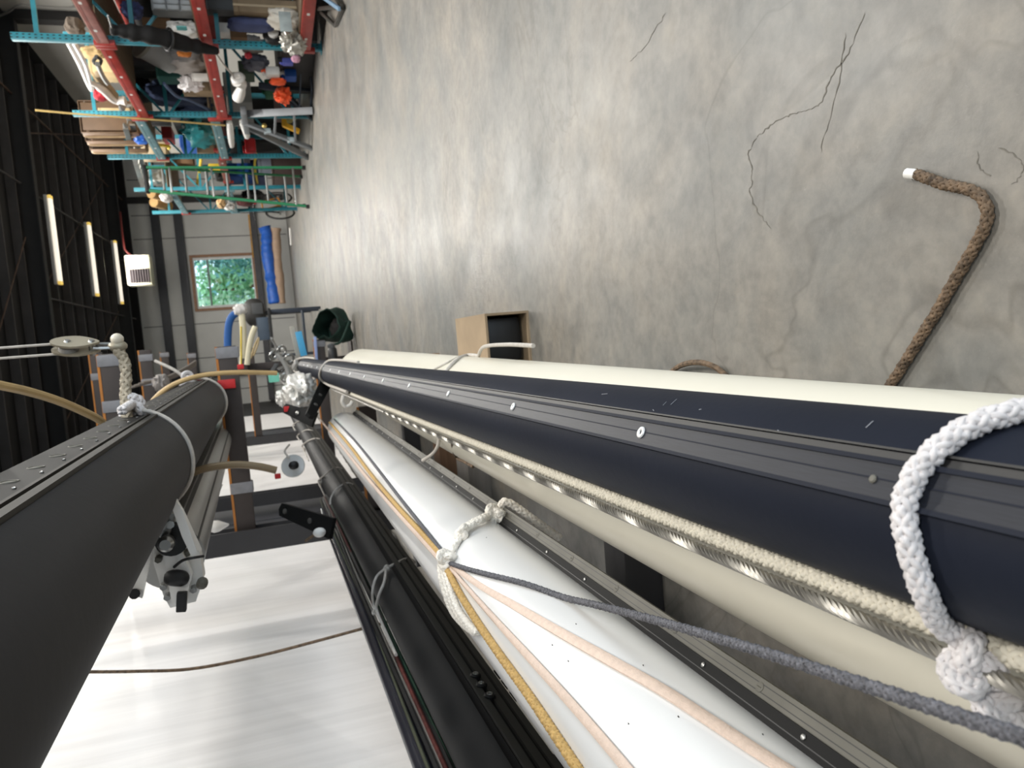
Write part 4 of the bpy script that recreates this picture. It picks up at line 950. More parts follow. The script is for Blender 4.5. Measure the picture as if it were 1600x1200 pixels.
carton('crate', It(298, 226, 30, 30, 3.9, 1), BLUEP, 'blue crate in the third bay of the middle shelf beside the teal tarp')
carton('carton', It(320, 236, 22, 26, 3.6, 1), CARD, 'small tan carton at the front of the third bay, middle shelf')
carton('carton', It(286, 252, 34, 26, 4.1), CARDD, 'brown carton deep in the rack behind the green stepladder')
for pts, lab in ((((312, 228), (314, 250), (308, 288)), 'yellow strap hanging behind the green stepladder, upper one'), (((400, 240), (398, 262), (402, 286)), 'yellow strap hanging behind the green stepladder, lower one'), (((240, 226), (262, 228), (264, 232)), 'short yellow strap under the top shelf of the third bay')):
    tubes('strap', [P(x, y, X=3.75) for x, y in pts], .028, YELLOW, lab, 'strap')
t = thing('power_drill', P(335, 270, X=3.7), 'yellow and black power tool on the shelf behind the green stepladder', 'tool')
build('body', MB().bar(P(326, 262, X=3.7), P(344, 262, X=3.7), .14, .12, bev=.02), YELLOW, t); build('battery', MB().box(P(346, 276, X=3.7), (.16, .3, .14), bev=.02), BLACKP, t); build('handle', MB().cyl(P(336, 262, X=3.7), P(340, 280, X=3.7), .05, 10), DGREY, t)
# lower level -----------------------------------------------------------
carton('crate', It(346, 12, 48, 28, 3.8), DGREY, 'dark grey crate hanging under the middle beam at the top edge of the photo')
carton('carton', It(350, 48, 26, 26, 3.9), WHITEP, 'white carton on the lower shelf under the middle red beam')
carton('carton', It(398, 16, 66, 36, 3.62, 0), CARD, 'big cardboard carton on the lower shelf by the top edge of the photo', tape=M('carton_tape', (196, 172, 134), .4))
sack('cushion', It(392, 39, 66, 26, 3.5, fx=.5), M('slate_blue_cloth', (70, 78, 116), .85, var=.15, bump=.3), 'slate blue cushion in front of the big cardboard carton', 'cushion', seed=21, pw=.6, amp=.1)
sack('bag', It(446, 30, 50, 40, 3.5, 0), M('white_bag', (220, 214, 202), .55, var=.05, bump=.6, bscale=8), 'white plastic carrier bag with a grey panel on the lower shelf', seed=22, amp=.2)
it = It(446, 34, 30, 30, 3.38); build('panel', MB().box(it.p, (.2, .012, .12), bev=.004), M('bag_panel', (150, 160, 160), .5, var=.15, vscale=12), [o for o in C.objects if o.get('label', '').startswith('white plastic carrier')][0])
t = thing('trolley_wheel', P(427, 56, X=3.5), 'black wheel with a pale hub on the lower shelf', 'wheel')
c = P(427, 56, X=3.5); build('tyre', MB().torus(c, (.3, -1, 0), .075, .04, 22, 8), BLACKP, t); build('hub', MB().lathe(c-Vector((0, .03, 0)), [(.012, 0), (.055, .005), (.06, .05), (.03, .06)], (.3, -1, 0), 16), WHITEPAINT, t)
sack('foil_bag', It(458, 66, 32, 46, 3.35), FOIL, 'shiny crumpled silver foil bag at the foot of the second teal post', seed=23, amp=.35)
carton('carton', It(373, 56, 26, 24, 3.6), CARDD, 'brown carton on the lower shelf under the black bag')
sack('bag', It(394, 70, 30, 34, 3.75), GREYC, 'grey cloth bag on the lower shelf beside the brown carton', seed=24)
sack('bag', It(398, 98, 34, 32, 3.6), M('slate_bag', (88, 90, 104), .5, var=.15, bump=.4), 'slate grey plastic bag with a red corner on the lower shelf', seed=25)
sack('cloth_bundle', It(388, 87, 10, 12, 3.45), REDC, 'small red cloth lying on the slate grey bag', 'cloth', seed=26)
carton('carton', It(385, 112, 24, 34, 3.9), M('moss_box', (78, 96, 80), .7, var=.1), 'moss green box on the lower shelf behind the white dumbbell fender')
it = It(374, 160, 40, 90, 4.15, fx=.5); build('cabinet', MB().box(it.p, it.size, bev=.02), GREYP, label='pale grey metal cabinet standing behind the lower shelf', cat='cabinet')
# fenders
def fender(pts, r, label, cordpts):
    t = thing('fender', P(*pts[0], X=3.4), label, 'fender', 'white boat fenders')
    sp = smooth_path([P(x, y, X=3.4) for x, y in pts], 8); n = len(sp)
    build('body', MB().tube(sp, [r*(.45+.55*sin(pi*(.15+.7*i/(n-1)))) for i in range(n)], 12), WHITEP, t)
    build('eye', MB().torus(sp[0], (1, .2, 0), r*.5, r*.2, 12, 6), WHITEP, t)
    build('lanyard', MB().tube(smooth_path([P(x, y, X=3.42) for x, y in cordpts], 4), .01, 6), CORDW, t)
t = thing('fender', P(374, 136, X=3.35), 'white dumbbell shaped fender hanging beside the red middle beam', 'fender', 'white boat fenders')
sp = smooth_path([P(370, 126, X=3.35), P(378, 132, X=3.35), P(376, 142, X=3.35), P(372, 152, X=3.35)], 8); n = len(sp)
build('body', MB().tube(sp, [.045+.03*abs(cos(pi*i/(n-1))) for i in range(n)], 12), WHITEP, t)
build('eye', MB().torus(P(372, 122, X=3.35), (.5, -1, .2), .06, .028, 16, 8), WHITEP, t)
build('lanyard', MB().tube(smooth_path([P(338, 85, X=3.35), P(352, 104, X=3.35), P(364, 117, X=3.35)], 4), .012, 6), CORDW, t)
fender([(358, 190), (360, 210), (362, 228)], .055, 'white fender on the lower shelf left of the red can', [(354, 150), (356, 175), (358, 190)])
fender([(378, 190), (384, 204), (386, 214)], .055, 'short white fender in front of the red can', [(378, 178), (378, 185), (378, 190)])
# things at floor level below the shelves
t = thing('chest', (4.05, 10.1, 0), 'low dark chest on the floor behind the dark sawhorse, under the cans', 'chest')
build('body', MB().box((4.05, 10.2, .2), (.8, 1.9, .40), bev=.015), M('dark_chest', (36, 34, 34), .6, var=.2), t); build('lid', MB().box((4.05, 10.2, .42), (.83, 1.94, .04), bev=.01), _m['dark_chest'], t)
def jerry(it, col, cap, label):
    t = thing('jerry_can', it.base, label, 'can')
    build('body', MB().box(it.p-Vector((0, 0, it.h*.08)), (it.dx, it.dy, it.h*.84), bev=.04), col, t)
    build('handle', MB().tube(smooth_path([it.p+Vector((-it.dx*.3, 0, it.h*.33)), it.p+Vector((-it.dx*.25, 0, it.h*.46)), it.p+Vector((it.dx*.15, 0, it.h*.46)), it.p+Vector((it.dx*.2, 0, it.h*.33))], 4), .018, 7), col, t)
    build('cap', MB().lathe(it.p+Vector((it.dx*.34, 0, it.h*.34)), [(.035, 0), (.035, .05), (.02, .055)], (0, 0, 1), 10), cap, t)
jerry(It(390, 232, 20, 34, 3.6), M('red_can', (196, 40, 44), .45, var=.08), BLACKP, 'red jerry can on the shelf between fender and blue tub')
jerry(It(424, 114, 26, 22, 3.5), WHITEP, ORANGE, 'white jerry can with orange cap on the lower shelf edge')
jerry(It(420, 140, 20, 34, 3.7), GREENP, BLACKP, 'green jerry can behind the orange cloth')
sack('cloth_bundle', It(434, 128, 22, 14, 3.42), ORANGE, 'orange cloth under the white jerry can', 'cloth', seed=31)
sack('cloth_bundle', It(442, 150, 22, 28, 3.4), ORANGE, 'torn orange cloth hanging behind the dark sawhorse', 'cloth', seed=32, amp=.3)
jerry(It(448, 97, 20, 14, 3.5), M('violet_can', (84, 92, 180), .5), BLACKP, 'violet blue can on the lower shelf by the foil bag')
jerry(It(452, 118, 22, 22, 3.6), BLUEP, WHITEP, 'blue can behind the dark sawhorse')
sack('bag', It(462, 92, 12, 14, 3.4), M('pink_wrap', (226, 170, 196), .5), 'small pink wrapped parcel under the foil bag', seed=33)
carton('carton', It(444, 172, 30, 40, 3.9), M('plum_box', (104, 86, 84), .7, var=.12), 'plum grey box behind the grey sawhorse')
carton('crate', It(462, 130, 24, 34, 3.9, 0), CARDD, 'dark brown crate at the bottom behind the dark sawhorse')
carton('crate', It(376, 272, 40, 34, 3.85), BLUEP, 'blue storage tub in the rack behind the green stepladder')
carton('crate', It(404, 272, 22, 44, 3.95), M('navy_tub', (48, 60, 110), .5, var=.1), 'navy storage tub below the blue one behind the stepladder')
carton('crate', It(416, 258, 26, 30, 3.7, 0), M('grey_tub', (120, 126, 140), .5, var=.1), 'grey blue tub on the floor behind the stepladder')
carton('crate', It(432, 268, 16, 44, 3.6, 0), M('rust_box', (66, 50, 46), .7, var=.2), 'low dark brown box on the floor behind the stepladder')

# added black sheets standing in for the shade behind the shelves
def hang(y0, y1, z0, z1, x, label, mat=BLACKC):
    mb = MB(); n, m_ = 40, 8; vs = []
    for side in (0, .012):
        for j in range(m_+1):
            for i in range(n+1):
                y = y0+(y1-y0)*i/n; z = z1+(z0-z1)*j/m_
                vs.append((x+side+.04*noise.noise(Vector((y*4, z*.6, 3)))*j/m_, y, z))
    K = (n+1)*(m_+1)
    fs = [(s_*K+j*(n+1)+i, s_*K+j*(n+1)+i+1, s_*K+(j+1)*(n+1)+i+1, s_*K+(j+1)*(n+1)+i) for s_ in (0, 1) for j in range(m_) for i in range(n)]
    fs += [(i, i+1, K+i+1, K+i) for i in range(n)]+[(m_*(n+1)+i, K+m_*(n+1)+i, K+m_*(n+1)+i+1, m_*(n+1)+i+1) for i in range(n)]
    build('shade_backing', mb.add(vs, fs), mat, label=label, cat='sheet', smooth=180)
hang(8.0, 13.6, 1.3, 2.26, 4.62, 'added black backing for the shade behind the middle shelf of the red beams')
hang(13.8, 18.6, .01, 2.3, 4.62, 'added black backing for the shade behind the far bays of the rack')
hang(8.2, 11.3, .01, 1.15, 4.60, 'added black backing for the shade behind the lowest shelf', BLACKC)

# ------------------------------------------------------------------ green stepladder
GREENL = M('ladder_green', (36, 138, 92), .45, var=.08)
GREENL2 = M('ladder_green_back', (26, 104, 62), .5, var=.1)
t = thing('stepladder', (2.9, 14.1, 0), 'tall green stepladder with grey rungs standing in front of the rack', 'ladder')
fr, fl_ = P(478, 262, Z=0), P(478, 323, Z=0)
fr.y = fl_.y = 13.95; fr.x = P(478, 262, Y=13.95).x; fl_.x = P(478, 323, Y=13.95).x; fr.z = fl_.z = 0
tr_, tl_ = P(228, 262, Y=14.05), P(232, 298, Y=14.05)
br, bl = Vector((3.30, 15.35, 0)), Vector((2.72, 15.35, 0))
br, bl = Vector((3.36, 15.1, 0)), Vector((2.80, 15.1, 0))
for a, b in ((fr, tr_), (fl_, tl_)): build('front_rail', MB().bar(a, b, .035, .075, up=(0, 1, 0)), GREENL, t, smooth=0)
for a, b in ((br, tr_+Vector((.03, .08, .0))), (bl, tl_+Vector((.03, .08, 0)))): build('rear_rail', MB().bar(a, b, .03, .06, up=(0, 1, 0)), GREENL2, t, smooth=0)
for i in range(4):
    q = (.085, .345, .605, .86)[i]; build('step', MB().bar(fr.lerp(tr_, q), fl_.lerp(tl_, q), .09, .03, bev=.004), ALU, t)
for i in range(7):
    q = .13*(i+1); build('rear_rung', MB().cyl(br.lerp(tr_+Vector((.03, .08, 0)), q), bl.lerp(tl_+Vector((.03, .08, 0)), q), .02, 8), GREYP, t)
build('top_cap', MB().box((tr_+tl_)/2+Vector((.01, .05, .02)), (.46, .2, .06), bev=.015), BLACKP, t)
for a, b in ((fr.lerp(tr_, .72), br.lerp(tr_, .70)), (fl_.lerp(tl_, .72), bl.lerp(tl_, .70))): build('spreader', MB().bar(a, b, .02, .006), ALU, t, smooth=0)
for p in (fr, fl_, br, bl): build('foot', MB().box(p+Vector((0, 0, .03)), (.06, .1, .06), bev=.008), BLACKP, t)
# grey A-frame sawhorse and dark sawhorse
def zf(px, py): return P(px, py, Z=0)
GREYA = M('grey_aframe', (134, 138, 142), .5, .2, var=.1)
t = thing('sawhorse', zf(487, 200), 'light grey folding A-frame sawhorse standing before the third teal post', 'sawhorse')
ap = [P(384, 186, Y=11.6), P(390, 196, Y=11.6)]
f1, f2 = zf(488, 232), zf(490, 150); f3, f4 = zf(482, 246), zf(486, 168)
top1, top2 = P(386, 182, Y=11.3), P(388, 196, Y=11.9)
for a, b in ((P(378, 190, Y=11.5), f1), (P(384, 178, Y=11.2), Vector((3.28, 10.7, .02))), (P(382, 196, Y=11.9), f3)):
    build('leg', MB().bar(a, b, .10, .04, bev=.008), GREYA, t)
build('top_beam', MB().bar(P(380, 172, Y=11.0), P(386, 204, Y=12.0), .12, .08, bev=.01), GREYA, t)
a, b = P(378, 190, Y=11.5), f1
for q, q2 in ((.45, .45), (.75, .72)): build('crossbar', MB().bar(a.lerp(b, q), P(384, 178, Y=11.2).lerp(Vector((3.28, 10.7, .02)), q2), .05, .03, bev=.004), GREYA, t)
for q in (.35, .68): build('bracket', MB().box(a.lerp(b, q), (.07, .1, .1), bev=.01), M('bracket_pale', (176, 190, 194), .4, .3), t)
build('knob', MB().lathe(P(413, 197, Y=11.4), [(.01, 0), (.035, .01), (.035, .03), (.01, .04)], (0, -1, 0), 12), M('brass_knob', (206, 178, 110), .3, .8), t)
DKST = M('blue_black_steel', (46, 54, 66), .5, .3, var=.15)
t = thing('sawhorse', zf(488, 140), 'dark blue black sawhorse with splayed legs by the orange cloth', 'sawhorse')
tp = P(406, 135, Y=10.75); te = P(412, 140, Y=11.0)
for a, b in ((P(430, 130, Y=10.6), zf(488, 186)), (P(430, 132, Y=10.6), zf(486, 100)), (P(424, 135, Y=10.75), zf(486, 140)), (P(424, 140, Y=11), Vector((3.33, 11.2, .02)))):
    build('leg', MB().bar(a, b, .06, .035, bev=.005), DKST, t)
build('top_rail', MB().bar(P(404, 134, Y=10.7), P(432, 138, Y=10.7), .08, .07, bev=.008), DKST, t)
build('foot_rail', MB().tube([zf(487, 100)+Vector((0, 0, .02)), zf(490, 140)+Vector((0, 0, .02)), zf(487, 186)+Vector((0, 0, .02))], .018, 7), DKST, t)
build('crossbar', MB().bar(P(470, 108, Y=10.3), P(468, 172, Y=11.0), .035, .02), DKST, t)
# black frame trolley at the top edge
t = thing('trolley_frame', zf(520, 10), 'black steel trolley frame lying on the floor at the top edge of the photo', 'trolley')
BKS = M('trolley_steel', (48, 46, 40), .45, .4)
za = .06; A_, B_, C_, D_2 = P(470, -12, Z=.16), P(524, 40, Z=.02), P(536, 12, Z=.02), P(500, -40, Z=.1)
for a, b in ((A_, B_), (B_, C_), (C_, D_2), (D_2, A_), (P(497, 14, Z=.1), P(535, 10, Z=.03))): build('bar', MB().bar(a, b, .035, .03, bev=.004), BKS, t)
build('blue_bar', MB().bar(P(500, -8, Z=.12), P(530, 14, Z=.06), .03, .02), M('pale_blue_bar', (120, 150, 176), .4), t, smooth=0)
# yellow tool
t = thing('clamp_tool', P(455, 196, Y=12.1), 'yellow clamp tool on the floor between the sawhorses and the stepladder', 'tool')
build('jaw', MB().bar(P(440, 190, Y=12.2), P(448, 190, Y=12.2), .12, .08, bev=.01), M('ochre_tool', (222, 168, 38), .5, var=.08), t)
build('bar', MB().bar(P(442, 194, Y=12.2), P(468, 206, Y=12.2), .09, .07, bev=.01), _m['ochre_tool'], t)
build('foot', MB().bar(P(454, 200, Y=12.2), P(462, 190, Y=12.25), .05, .05), BLACKP, t)
carton('carton', It(452, 184, 20, 18, 3.75), M('yellow_green_box', (150, 140, 70), .6, var=.3), 'small yellow green box behind the yellow clamp tool')
# bicycle
t = thing('bicycle', zf(444, 330), 'small black bicycle leaning at the far end of the rack', 'bicycle')
cy_ = 19.6; fc = P(421, 333, Y=cy_); R_ = fc.z-.02
R_ = .36; fc.z = R_+.02
bc = fc+Vector((.52, .75, 0)); ax = (fc-bc).normalized(); nrm = ax.cross(Vector((0, 0, 1)))
for c in (fc, bc):
    build('tyre', MB().torus(c, nrm, R_-.02, .022, 28, 6), BLACKP, t); build('rim', MB().torus(c, nrm, R_-.05, .010, 24, 5), STEEL, t)
    for k in range(10):
        d = Vector((0, 0, 1))*cos(pi*k/5)+ax*sin(pi*k/5); build('spoke', MB().cyl(c, c+d*(R_-.05), .0025, 4), STEEL, t)
    build('hub', MB().cyl(c-nrm*.05, c+nrm*.05, .025, 8), STEEL, t)
hd = fc-ax*.18+Vector((0, 0, .48)); st = bc+ax*.22+Vector((0, 0, .42)); bbk = (fc+bc)/2+Vector((0, 0, -.06)); OR = M('bike_orange', (216, 150, 40), .4)
for a, b in ((fc, hd), (hd, bbk), (hd-Vector((0, 0, .08)), st), (st, bbk), (st, bc), (bbk, bc)): build('frame_tube', MB().cyl(a, b, .02, 8), OR if a is not fc else BLACKP, t)
build('handlebar', MB().tube([hd+nrm*.26+Vector((0, 0, .12)), hd+Vector((0, 0, .16)), hd-nrm*.26+Vector((0, 0, .12))], .014, 7), BLACKP, t)
build('saddle', MB().blob(st+Vector((0, 0, .16)), (.12, .24, .08), .8, .05, 2, 3, 14, 8), REDC, t); build('seat_post', MB().cyl(st, st+Vector((0, 0, .14)), .013, 7), STEEL, t)
# cluster by the far post
sack('bag', It(346, 318, 12, 18, 3.35), M('peach_bag', (216, 180, 130), .7), 'peach coloured bag hanging by the far end of the rack', seed=41)
sack('bag', It(358, 320, 16, 20, 3.35), WHITEP, 'crumpled white bag hanging below the peach one', seed=42, amp=.3)
sack('bag', It(384, 316, 22, 16, 3.35), M('dark_red_bag', (88, 40, 40), .7, var=.3), 'dark red bag hanging over the bicycle', seed=43)
sack('bag', It(394, 306, 28, 24, 3.5), BLACKC, 'black bag at the far foot of the rack behind the bicycle', seed=44)
# rolls by the far wall
def froll(pts, Y, r, mat, label):
    sp = smooth_path([P(x, y, Y=Y) for x, y in pts], 6); n = len(sp)
    build('tarp_roll' if mat is BLUEC else 'carpet_roll', MB().tube(sp, [r*(1+.3*noise.noise(Vector((i*.5, r*9, 0)))) for i in range(n)], 14), mat, label=label, cat='roll')
froll([(413, 355), (417, 368), (417, 385), (419, 405), (423, 430), (427, 455), (430, 474)], 26.35, .2, BLUEC, 'blue tarp roll stacked along the end wall under the window')
froll([(431, 357), (432, 380), (434, 410), (437, 440), (440, 474)], 26.3, .15, M('tan_roll', (178, 152, 130), .85, var=.1), 'tan carpet roll on the floor in front of the blue tarp roll')
build('rod', MB().cyl(P(453, 356, Z=.03), P(455, 382, Z=.03), .035, 8), WHITEP, label='white rod lying on the floor before the carpet roll', cat='rod')
# machine, bench and pads left of the window
t = thing('machine', P(402, 488, Y=17.2), 'dark grey machine on a stand below the window', 'machine')
build('drum', MB().blob(P(398, 488, Y=17.2), (.62, .5, .46), .8, .05, 2, 1, 20, 12), M('machine_grey', (46, 45, 44), .6, var=.15), t)
build('stand', MB().bar(P(404, 490, Y=17.2), P(404, 490, Y=17.2)*1-Vector((0, 0, P(404, 490, Y=17.2).z)), .1, .1, bev=.02), BLACKP, t)
build('panel', MB().box(P(402, 482, Y=16.95), (.24, .02, .22), bev=.005), DGREY, t)
t = thing('workbench', P(440, 520, Y=14.0), 'dark workbench with clutter beyond the mast ends', 'bench')
tpz = P(424, 520, Y=14).z
build('top', MB().box((P(424, 522, Y=14).x, 14.0, tpz), (.9, .7, .05), bev=.006), BLACKP, t)
for dx in (-.4, .4):
    for dy in (-.3, .3): build('leg', MB().box((P(424, 522, Y=14).x+dx, 14+dy, tpz/2), (.05, .05, tpz), bev=.004), DKST, t)
build('shelf', MB().box((P(424, 522, Y=14).x, 14.0, tpz*.35), (.8, .6, .03)), DKST, t, smooth=0)
bxx = P(424, 522, Y=14).x
carton('toolbox', type('o', (), dict(p=Vector((bxx+.1, 13.9, tpz+.13)), h=.2, dx=.4, dy=.3, base=Vector((bxx+.1, 13.9, tpz+.03))))(), M('slate_toolbox', (70, 84, 100), .5), 'slate blue toolbox on the dark workbench', 'box')
tubes('pad', [P(356, 552, Y=8.9), P(356, 525, Y=8.9), P(358, 505, Y=8.9), P(363, 494, Y=8.9), P(370, 489, Y=8.9)], .042, M('blue_foam', (30, 84, 150), .7, var=.06), 'blue foam pad bent over at its tip, beyond the mast ends', 'pad', n=12)
sp0 = P(381, 574, Y=8.8)
t = thing('sail_stand', (sp0.x, 8.8, 0), 'dark upright stand holding the cream rolled sails and the blue pad', 'stand')
build('post', MB().box((sp0.x, 8.8, (sp0.z+.12)/2), (.07, .07, sp0.z+.12), bev=.006), BROWNSTEEL, t); build('base_plate', MB().box((sp0.x, 8.8, .01), (.4, .4, .02), bev=.004), BROWNSTEEL, t)
build('crosspiece', MB().box((sp0.x+.02, 8.8, sp0.z-.02), (.16, .42, .05), bev=.005), BROWNSTEEL, t)
t = thing('sail_roll', P(381, 530, Y=8.7), 'cream rolled sail with a crumpled white tip beside the blue pad', 'sail')
build('roll', MB().tube(smooth_path([P(378, 575, Y=8.7), P(380, 550, Y=8.7), P(380, 520, Y=8.7), P(378, 495, Y=8.7), P(376, 486, Y=8.7)], 6), .035, 12), M('cream_sail', (214, 206, 178), .7, var=.06), t)
build('tip', MB().blob(P(375, 484, Y=8.7), (.13, .12, .14), .9, .3, 4, 3, 18, 12), WHITEC, t)
build('stripe', MB().tube([P(377, 570, Y=8.66), P(376.5, 540, Y=8.66), P(376.5, 510, Y=8.66)], .008, 6), YELLOW, t)
tubes('sail_roll', [P(386, 570, Y=8.5), P(389, 545, Y=8.5), P(393, 525, Y=8.5), P(399, 510, Y=8.5)], .03, _m['cream_sail'], 'thin cream rolled sail curving outward below the crumpled one', 'sail', n=10)
tubes('frame_hoop', [P(392, 560, Y=8.6), P(398, 540, Y=8.6), P(404, 528, Y=8.6), P(402, 540, Y=8.6), P(396, 556, Y=8.6)], .010, BEIGE, 'thin beige hoop beside the cream rolled sails', 'hoop')
obar('plank', P(466, 518, Y=8.35), P(475, 556, Y=8.35), .05, .07, M('sky_blue', (70, 160, 206), .5), 'light blue batten standing out beyond the navy mast end', 'plank')
obar('plank', P(456, 510, Y=8.4), P(466, 556, Y=8.4), .03, .05, M('pale_grey_batten', (164, 160, 150), .7, var=.2), 'pale grey lattice batten beside the light blue one', 'plank')
obar('plank', P(492, 526, Y=8.28), P(495, 568, Y=8.28), .03, .03, M('periwinkle', (140, 156, 200), .5), 'periwinkle blue batten beside the black padded stop', 'plank')
# padded stop
t = thing('padded_stop', P(520, 552, Y=5.1), 'black padded upright stop at the end of the cream tube', 'stop')
build('pad', MB().tube([P(518, 543, Y=5.1), P(519, 546, Y=5.1), P(520, 556, Y=5.1), P(522, 572, Y=5.1)], [.022, .03, .032, .032], 14), BLACKP, t)
build('cap', MB().lathe(P(517.5, 541, Y=5.1), [(.024, -.01), (.026, .01), (.012, .02)], (1, 0, .1), 12), DGREY, t)
# green bag on the floor
t = thing('canvas_bag', zf(555, 515), 'dark green canvas bag slumped open on the floor, dark inside', 'bag')
gy = 8.35; gb = Vector((.17, gy, 0)); mb = MB(); n = 26; rows = 9; vs = []; SB = .74
for side in (0, 1):
    for j in range(rows+1):
        z = .40*j/rows
        for i in range(n):
            a = 2*pi*i/n; rr = (.22+.03*sin(3*a+1)+.05*noise.noise(Vector((cos(a)*2, sin(a)*2, z*4))))*(1-.12*j/rows)-(.012 if side else 0)
            lean = .10*(j/rows)**2
            vs.append(gb+Vector((cos(a)*rr*1.15+lean*.6, sin(a)*rr, max(.004, z*(1-.28*max(0, sin(a+2.4))*(j/rows))+side*.006))))
K = n*(rows+1)
fs = [(s_*K+j*n+i, s_*K+j*n+(i+1) % n, s_*K+(j+1)*n+(i+1) % n, s_*K+(j+1)*n+i) for s_ in (0, 1) for j in range(rows) for i in range(n)]
fs += [(rows*n+i, rows*n+(i+1) % n, K+rows*n+(i+1) % n, K+rows*n+i) for i in range(n)]+[tuple(range(n))]
Rb = rotx(48) @ rotz(-20); vs = [Rb @ (v-gb) for v in vs]; zm = min(v.z for v in vs); vs = [v*SB+gb+Vector((.04, .1, -zm*SB+.002)) for v in vs]
build('shell', mb.add(vs, fs), M('bottle_green_canvas', (18, 48, 38), .8, var=.25, vscale=6, bump=.4, bscale=9), t, smooth=60)
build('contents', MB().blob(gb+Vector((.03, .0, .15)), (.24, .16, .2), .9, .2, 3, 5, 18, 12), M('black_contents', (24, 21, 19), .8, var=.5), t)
build('strap', MB().tube(smooth_path([gb+Vector((-.14, -.06, .24)), gb+Vector((-.12, -.18, .17)), gb+Vector((.0, -.20, .10)), gb+Vector((.1, -.16, .05))], 6), .014, 7), _m['bottle_green_canvas'], t)

# ------------------------------------------------------------------ mast end fittings
sackp = MB().blob(P(468, 608, Y=4.75), (.20, .85, .19), .9, .22, 2.2, 4, 60, 44)
build('plastic_wrap', sackp, M('clear_white_wrap', (224, 222, 216), .28, var=.06, vscale=9, bump=.5, bscale=16, coat=.5), label='crumpled white plastic wrap round the end of the white mast', cat='wrap', smooth=75)
build('plastic_wrap', MB().blob(P(448, 622, Y=5.1), (.12, .3, .14), .9, .25, 2.5, 7, 44, 30), _m['clear_white_wrap'], label='smaller white plastic wrap hanging beyond the larger one', cat='wrap', smooth=40)
def spreader(a, b, wd, th, label, hol, tip=None, Y=None):
    t = thing('spreader_bracket', (a+b)/2, label, 'bracket')
    d = (b-a); L = d.length; d.normalize(); u = Vector((0, -1, 0)); u = (u-d*u.dot(d)).normalized(); r_ = d.cross(u)
    q = [a-r_*wd*.32, a-d*.012, a+r_*wd*.32, b+r_*wd*.5, b-r_*wd*.5]
    build('plate', MB().add([v+u*th/2 for v in q]+[v-u*th/2 for v in q], [(0, 1, 2, 3, 4), (9, 8, 7, 6, 5)]+[(k, (k+1) % 5, 5+(k+1) % 5, 5+k) for k in range(5)]), BLACKSATIN, t, smooth=0)
    for h_ in hol: build('bolt', MB().lathe(a+d*L*h_+u*th*.5, [(.012, -.001), (.012, .004), (.006, .006)], u, 10), STEEL, t)
    if tip: build('red_tip', MB().box(a+d*.02+u*th*.6, (.03, .01, .03), bev=.003), REDTAPE, t)
spreader(P(441, 796, Y=3.3), P(520, 826, Y=3.05), .085, .02, 'black tapered spreader bracket sticking out left of the black mast, over the slate panel', (.1, .6))
spreader(P(446, 638, Y=4.35), P(492, 656, Y=4.2), .085, .02, 'black bracket with white bolts and a red tip between the masts', (.45,), True)
spreader(P(484, 650, Y=4.1), P(512, 592, Y=4.6), .075, .02, 'black bracket with holes standing beside the plastic wrap', (.25, .5))
build('float_end', MB().blob(P(499, 832, Y=3.0), (.04, .05, .05), 1, .03, 2, 2, 12, 8), WHITEP, label='white bobble end beside the tapered black bracket', cat='bobble')
tubes('cord', [P(478, 845, Y=3.05), P(488, 838, Y=3.02), P(498, 832, Y=3.0)], .006, ROPEBROWN, 'short brown cord at the white bobble', 'cord')
rnd = random.Random(3)
t = thing('mast_fittings', P(440, 575, Y=5.3), 'cluster of steel toggles and pale fittings at the far mast ends', 'fitting')
for k in range(16):
    a = P(426+rnd.random()*34, 545+rnd.random()*60, Y=5.2+rnd.random()*.5); b = a+Vector((rnd.uniform(-.1, .1), rnd.uniform(-.12, .12), rnd.uniform(-.07, .07)))
    build('toggle', MB().bar(a, b, rnd.uniform(.015, .04), rnd.uniform(.012, .03), bev=.004), (STEEL, GREYMAST, WHITEP, DGREY)[k % 4], t)
for x, y in ((427, 555), (440, 548), (452, 560), (446, 590)):
    build('eye', MB().torus(P(x, y, Y=5.2), (rnd.random(), 1, rnd.random()), .03, .008, 16, 6), STEEL, t)
build('clip', MB().box(P(428, 590, Y=5.2), (.06, .08, .07), bev=.01), M('mint_clip', (110, 190, 168), .5), t)
for k, (pts, mt, lab) in enumerate((([(424, 545), (440, 560), (455, 580), (462, 598)], ALU, 'steel strut leaning among the mast fittings, upper'), ([(432, 552), (446, 572), (452, 596), (446, 616)], GREYMAST, 'grey strut leaning among the mast fittings, lower'), ([(440, 616), (450, 640), (470, 650)], CORDW, 'pale line trailing from the mast fittings to the black bracket'))):
    tubes('strut' if k < 2 else 'line', [P(x, y, Y=5.2-.2*k) for x, y in pts], .012 if k < 2 else .007, mt, lab, 'strut' if k < 2 else 'line')
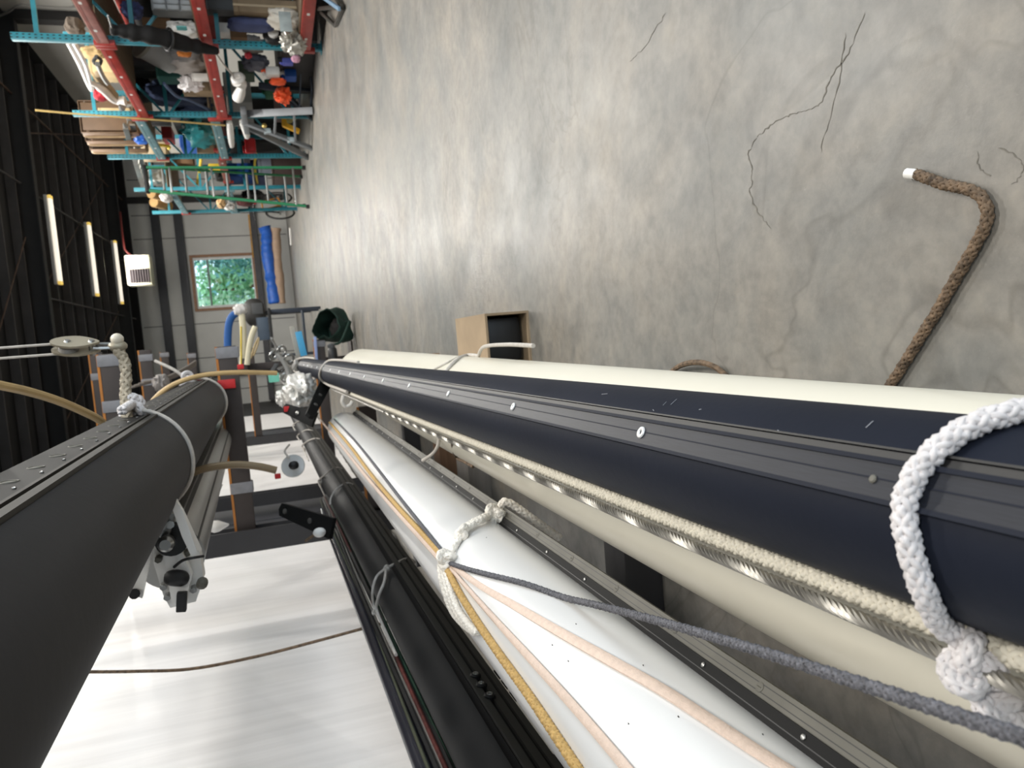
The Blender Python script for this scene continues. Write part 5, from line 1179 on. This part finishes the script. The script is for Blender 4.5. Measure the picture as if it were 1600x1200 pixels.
for x, y, lab in ((376, 573, 'small red cap beside the cream rolled sail'), (434, 744, 'small red cap hanging under the black mast far down'), (312, 590, 'small red block on the far end of the charcoal mast')):
    build('cap', MB().box(P(x, y, Y=4.6), (.03, .03, .035), bev=.006), REDTAPE, label=lab, cat='cap')
# blocks and cords hanging under the black mast
t = thing('snatch_block', P(458, 728, Y=4.3), 'dark block with a clear disc hanging beside the black mast', 'block')
build('disc', MB().lathe(P(458, 728, Y=4.32), [(.02, -.008), (.062, -.006), (.066, 0), (.062, .006), (.02, .008)], (.3, -1, .2), 22), M('smoky_disc', (205, 205, 203), .25, coat=.5), t)
build('cheek', MB().blob(P(459, 727, Y=4.26), (.05, .04, .055), .9, .06, 2, 3, 14, 10), BLACKP, t)
build('becket', MB().tube(smooth_path([P(452, 716, Y=4.27), P(445, 705, Y=4.3), P(452, 695, Y=4.4)], 5), .006, 6), CORDW, t)
for k in range(4):
    tubes('cord', [P(203+k*7, 606-k*3, Y=6.5), P(240+k*6, 596-k*2, Y=6.6), P(275+k*4, 588-k*4, Y=6.8), P(306, 570-k*2, Y=7.0)], .010, M('dusk_cord', (122, 114, 106), .8), ('pale slack cord behind the hoist strop, uppermost of four', 'pale slack cord behind the hoist strop, second of four', 'pale slack cord behind the hoist strop, third of four', 'pale slack cord behind the hoist strop, lowest of four')[k], 'cord')
build('hank', MB().blob(P(252, 598, Y=6.55), (.14, .3, .12), .9, .3, 4, 3, 20, 14), GREYC, label='grey hank of line hanging on the slack cords behind the strop', cat='hank', smooth=50)
q_ = P(334, 823, Y=3.3)
build('teardrop', MB().cyl(q_+Vector((0, 0, .04)), AX_F(3.3)-Vector((.02, 0, RF)), .003, 6).lathe(P(334, 823, Y=3.3), [(.004, -.06), (.024, -.02), (.026, 0), (.012, .03), (.003, .05)], (0, 0, 1), 14), WHITEP, label='small white teardrop weight hanging under the boom by the slate panel', cat='weight')
tubes('cable', [P(-8, 28, X=6.8), P(14, 18, X=6.8), P(30, 8, X=6.8), P(60, 10, X=6.8), P(104, 12, X=6.8), P(118, 8, X=6.8), P(124, -6, X=6.8)], .02, M('grey_cable', (120, 118, 114), .6), 'grey cable looping along the right wall near the roof', 'cable')
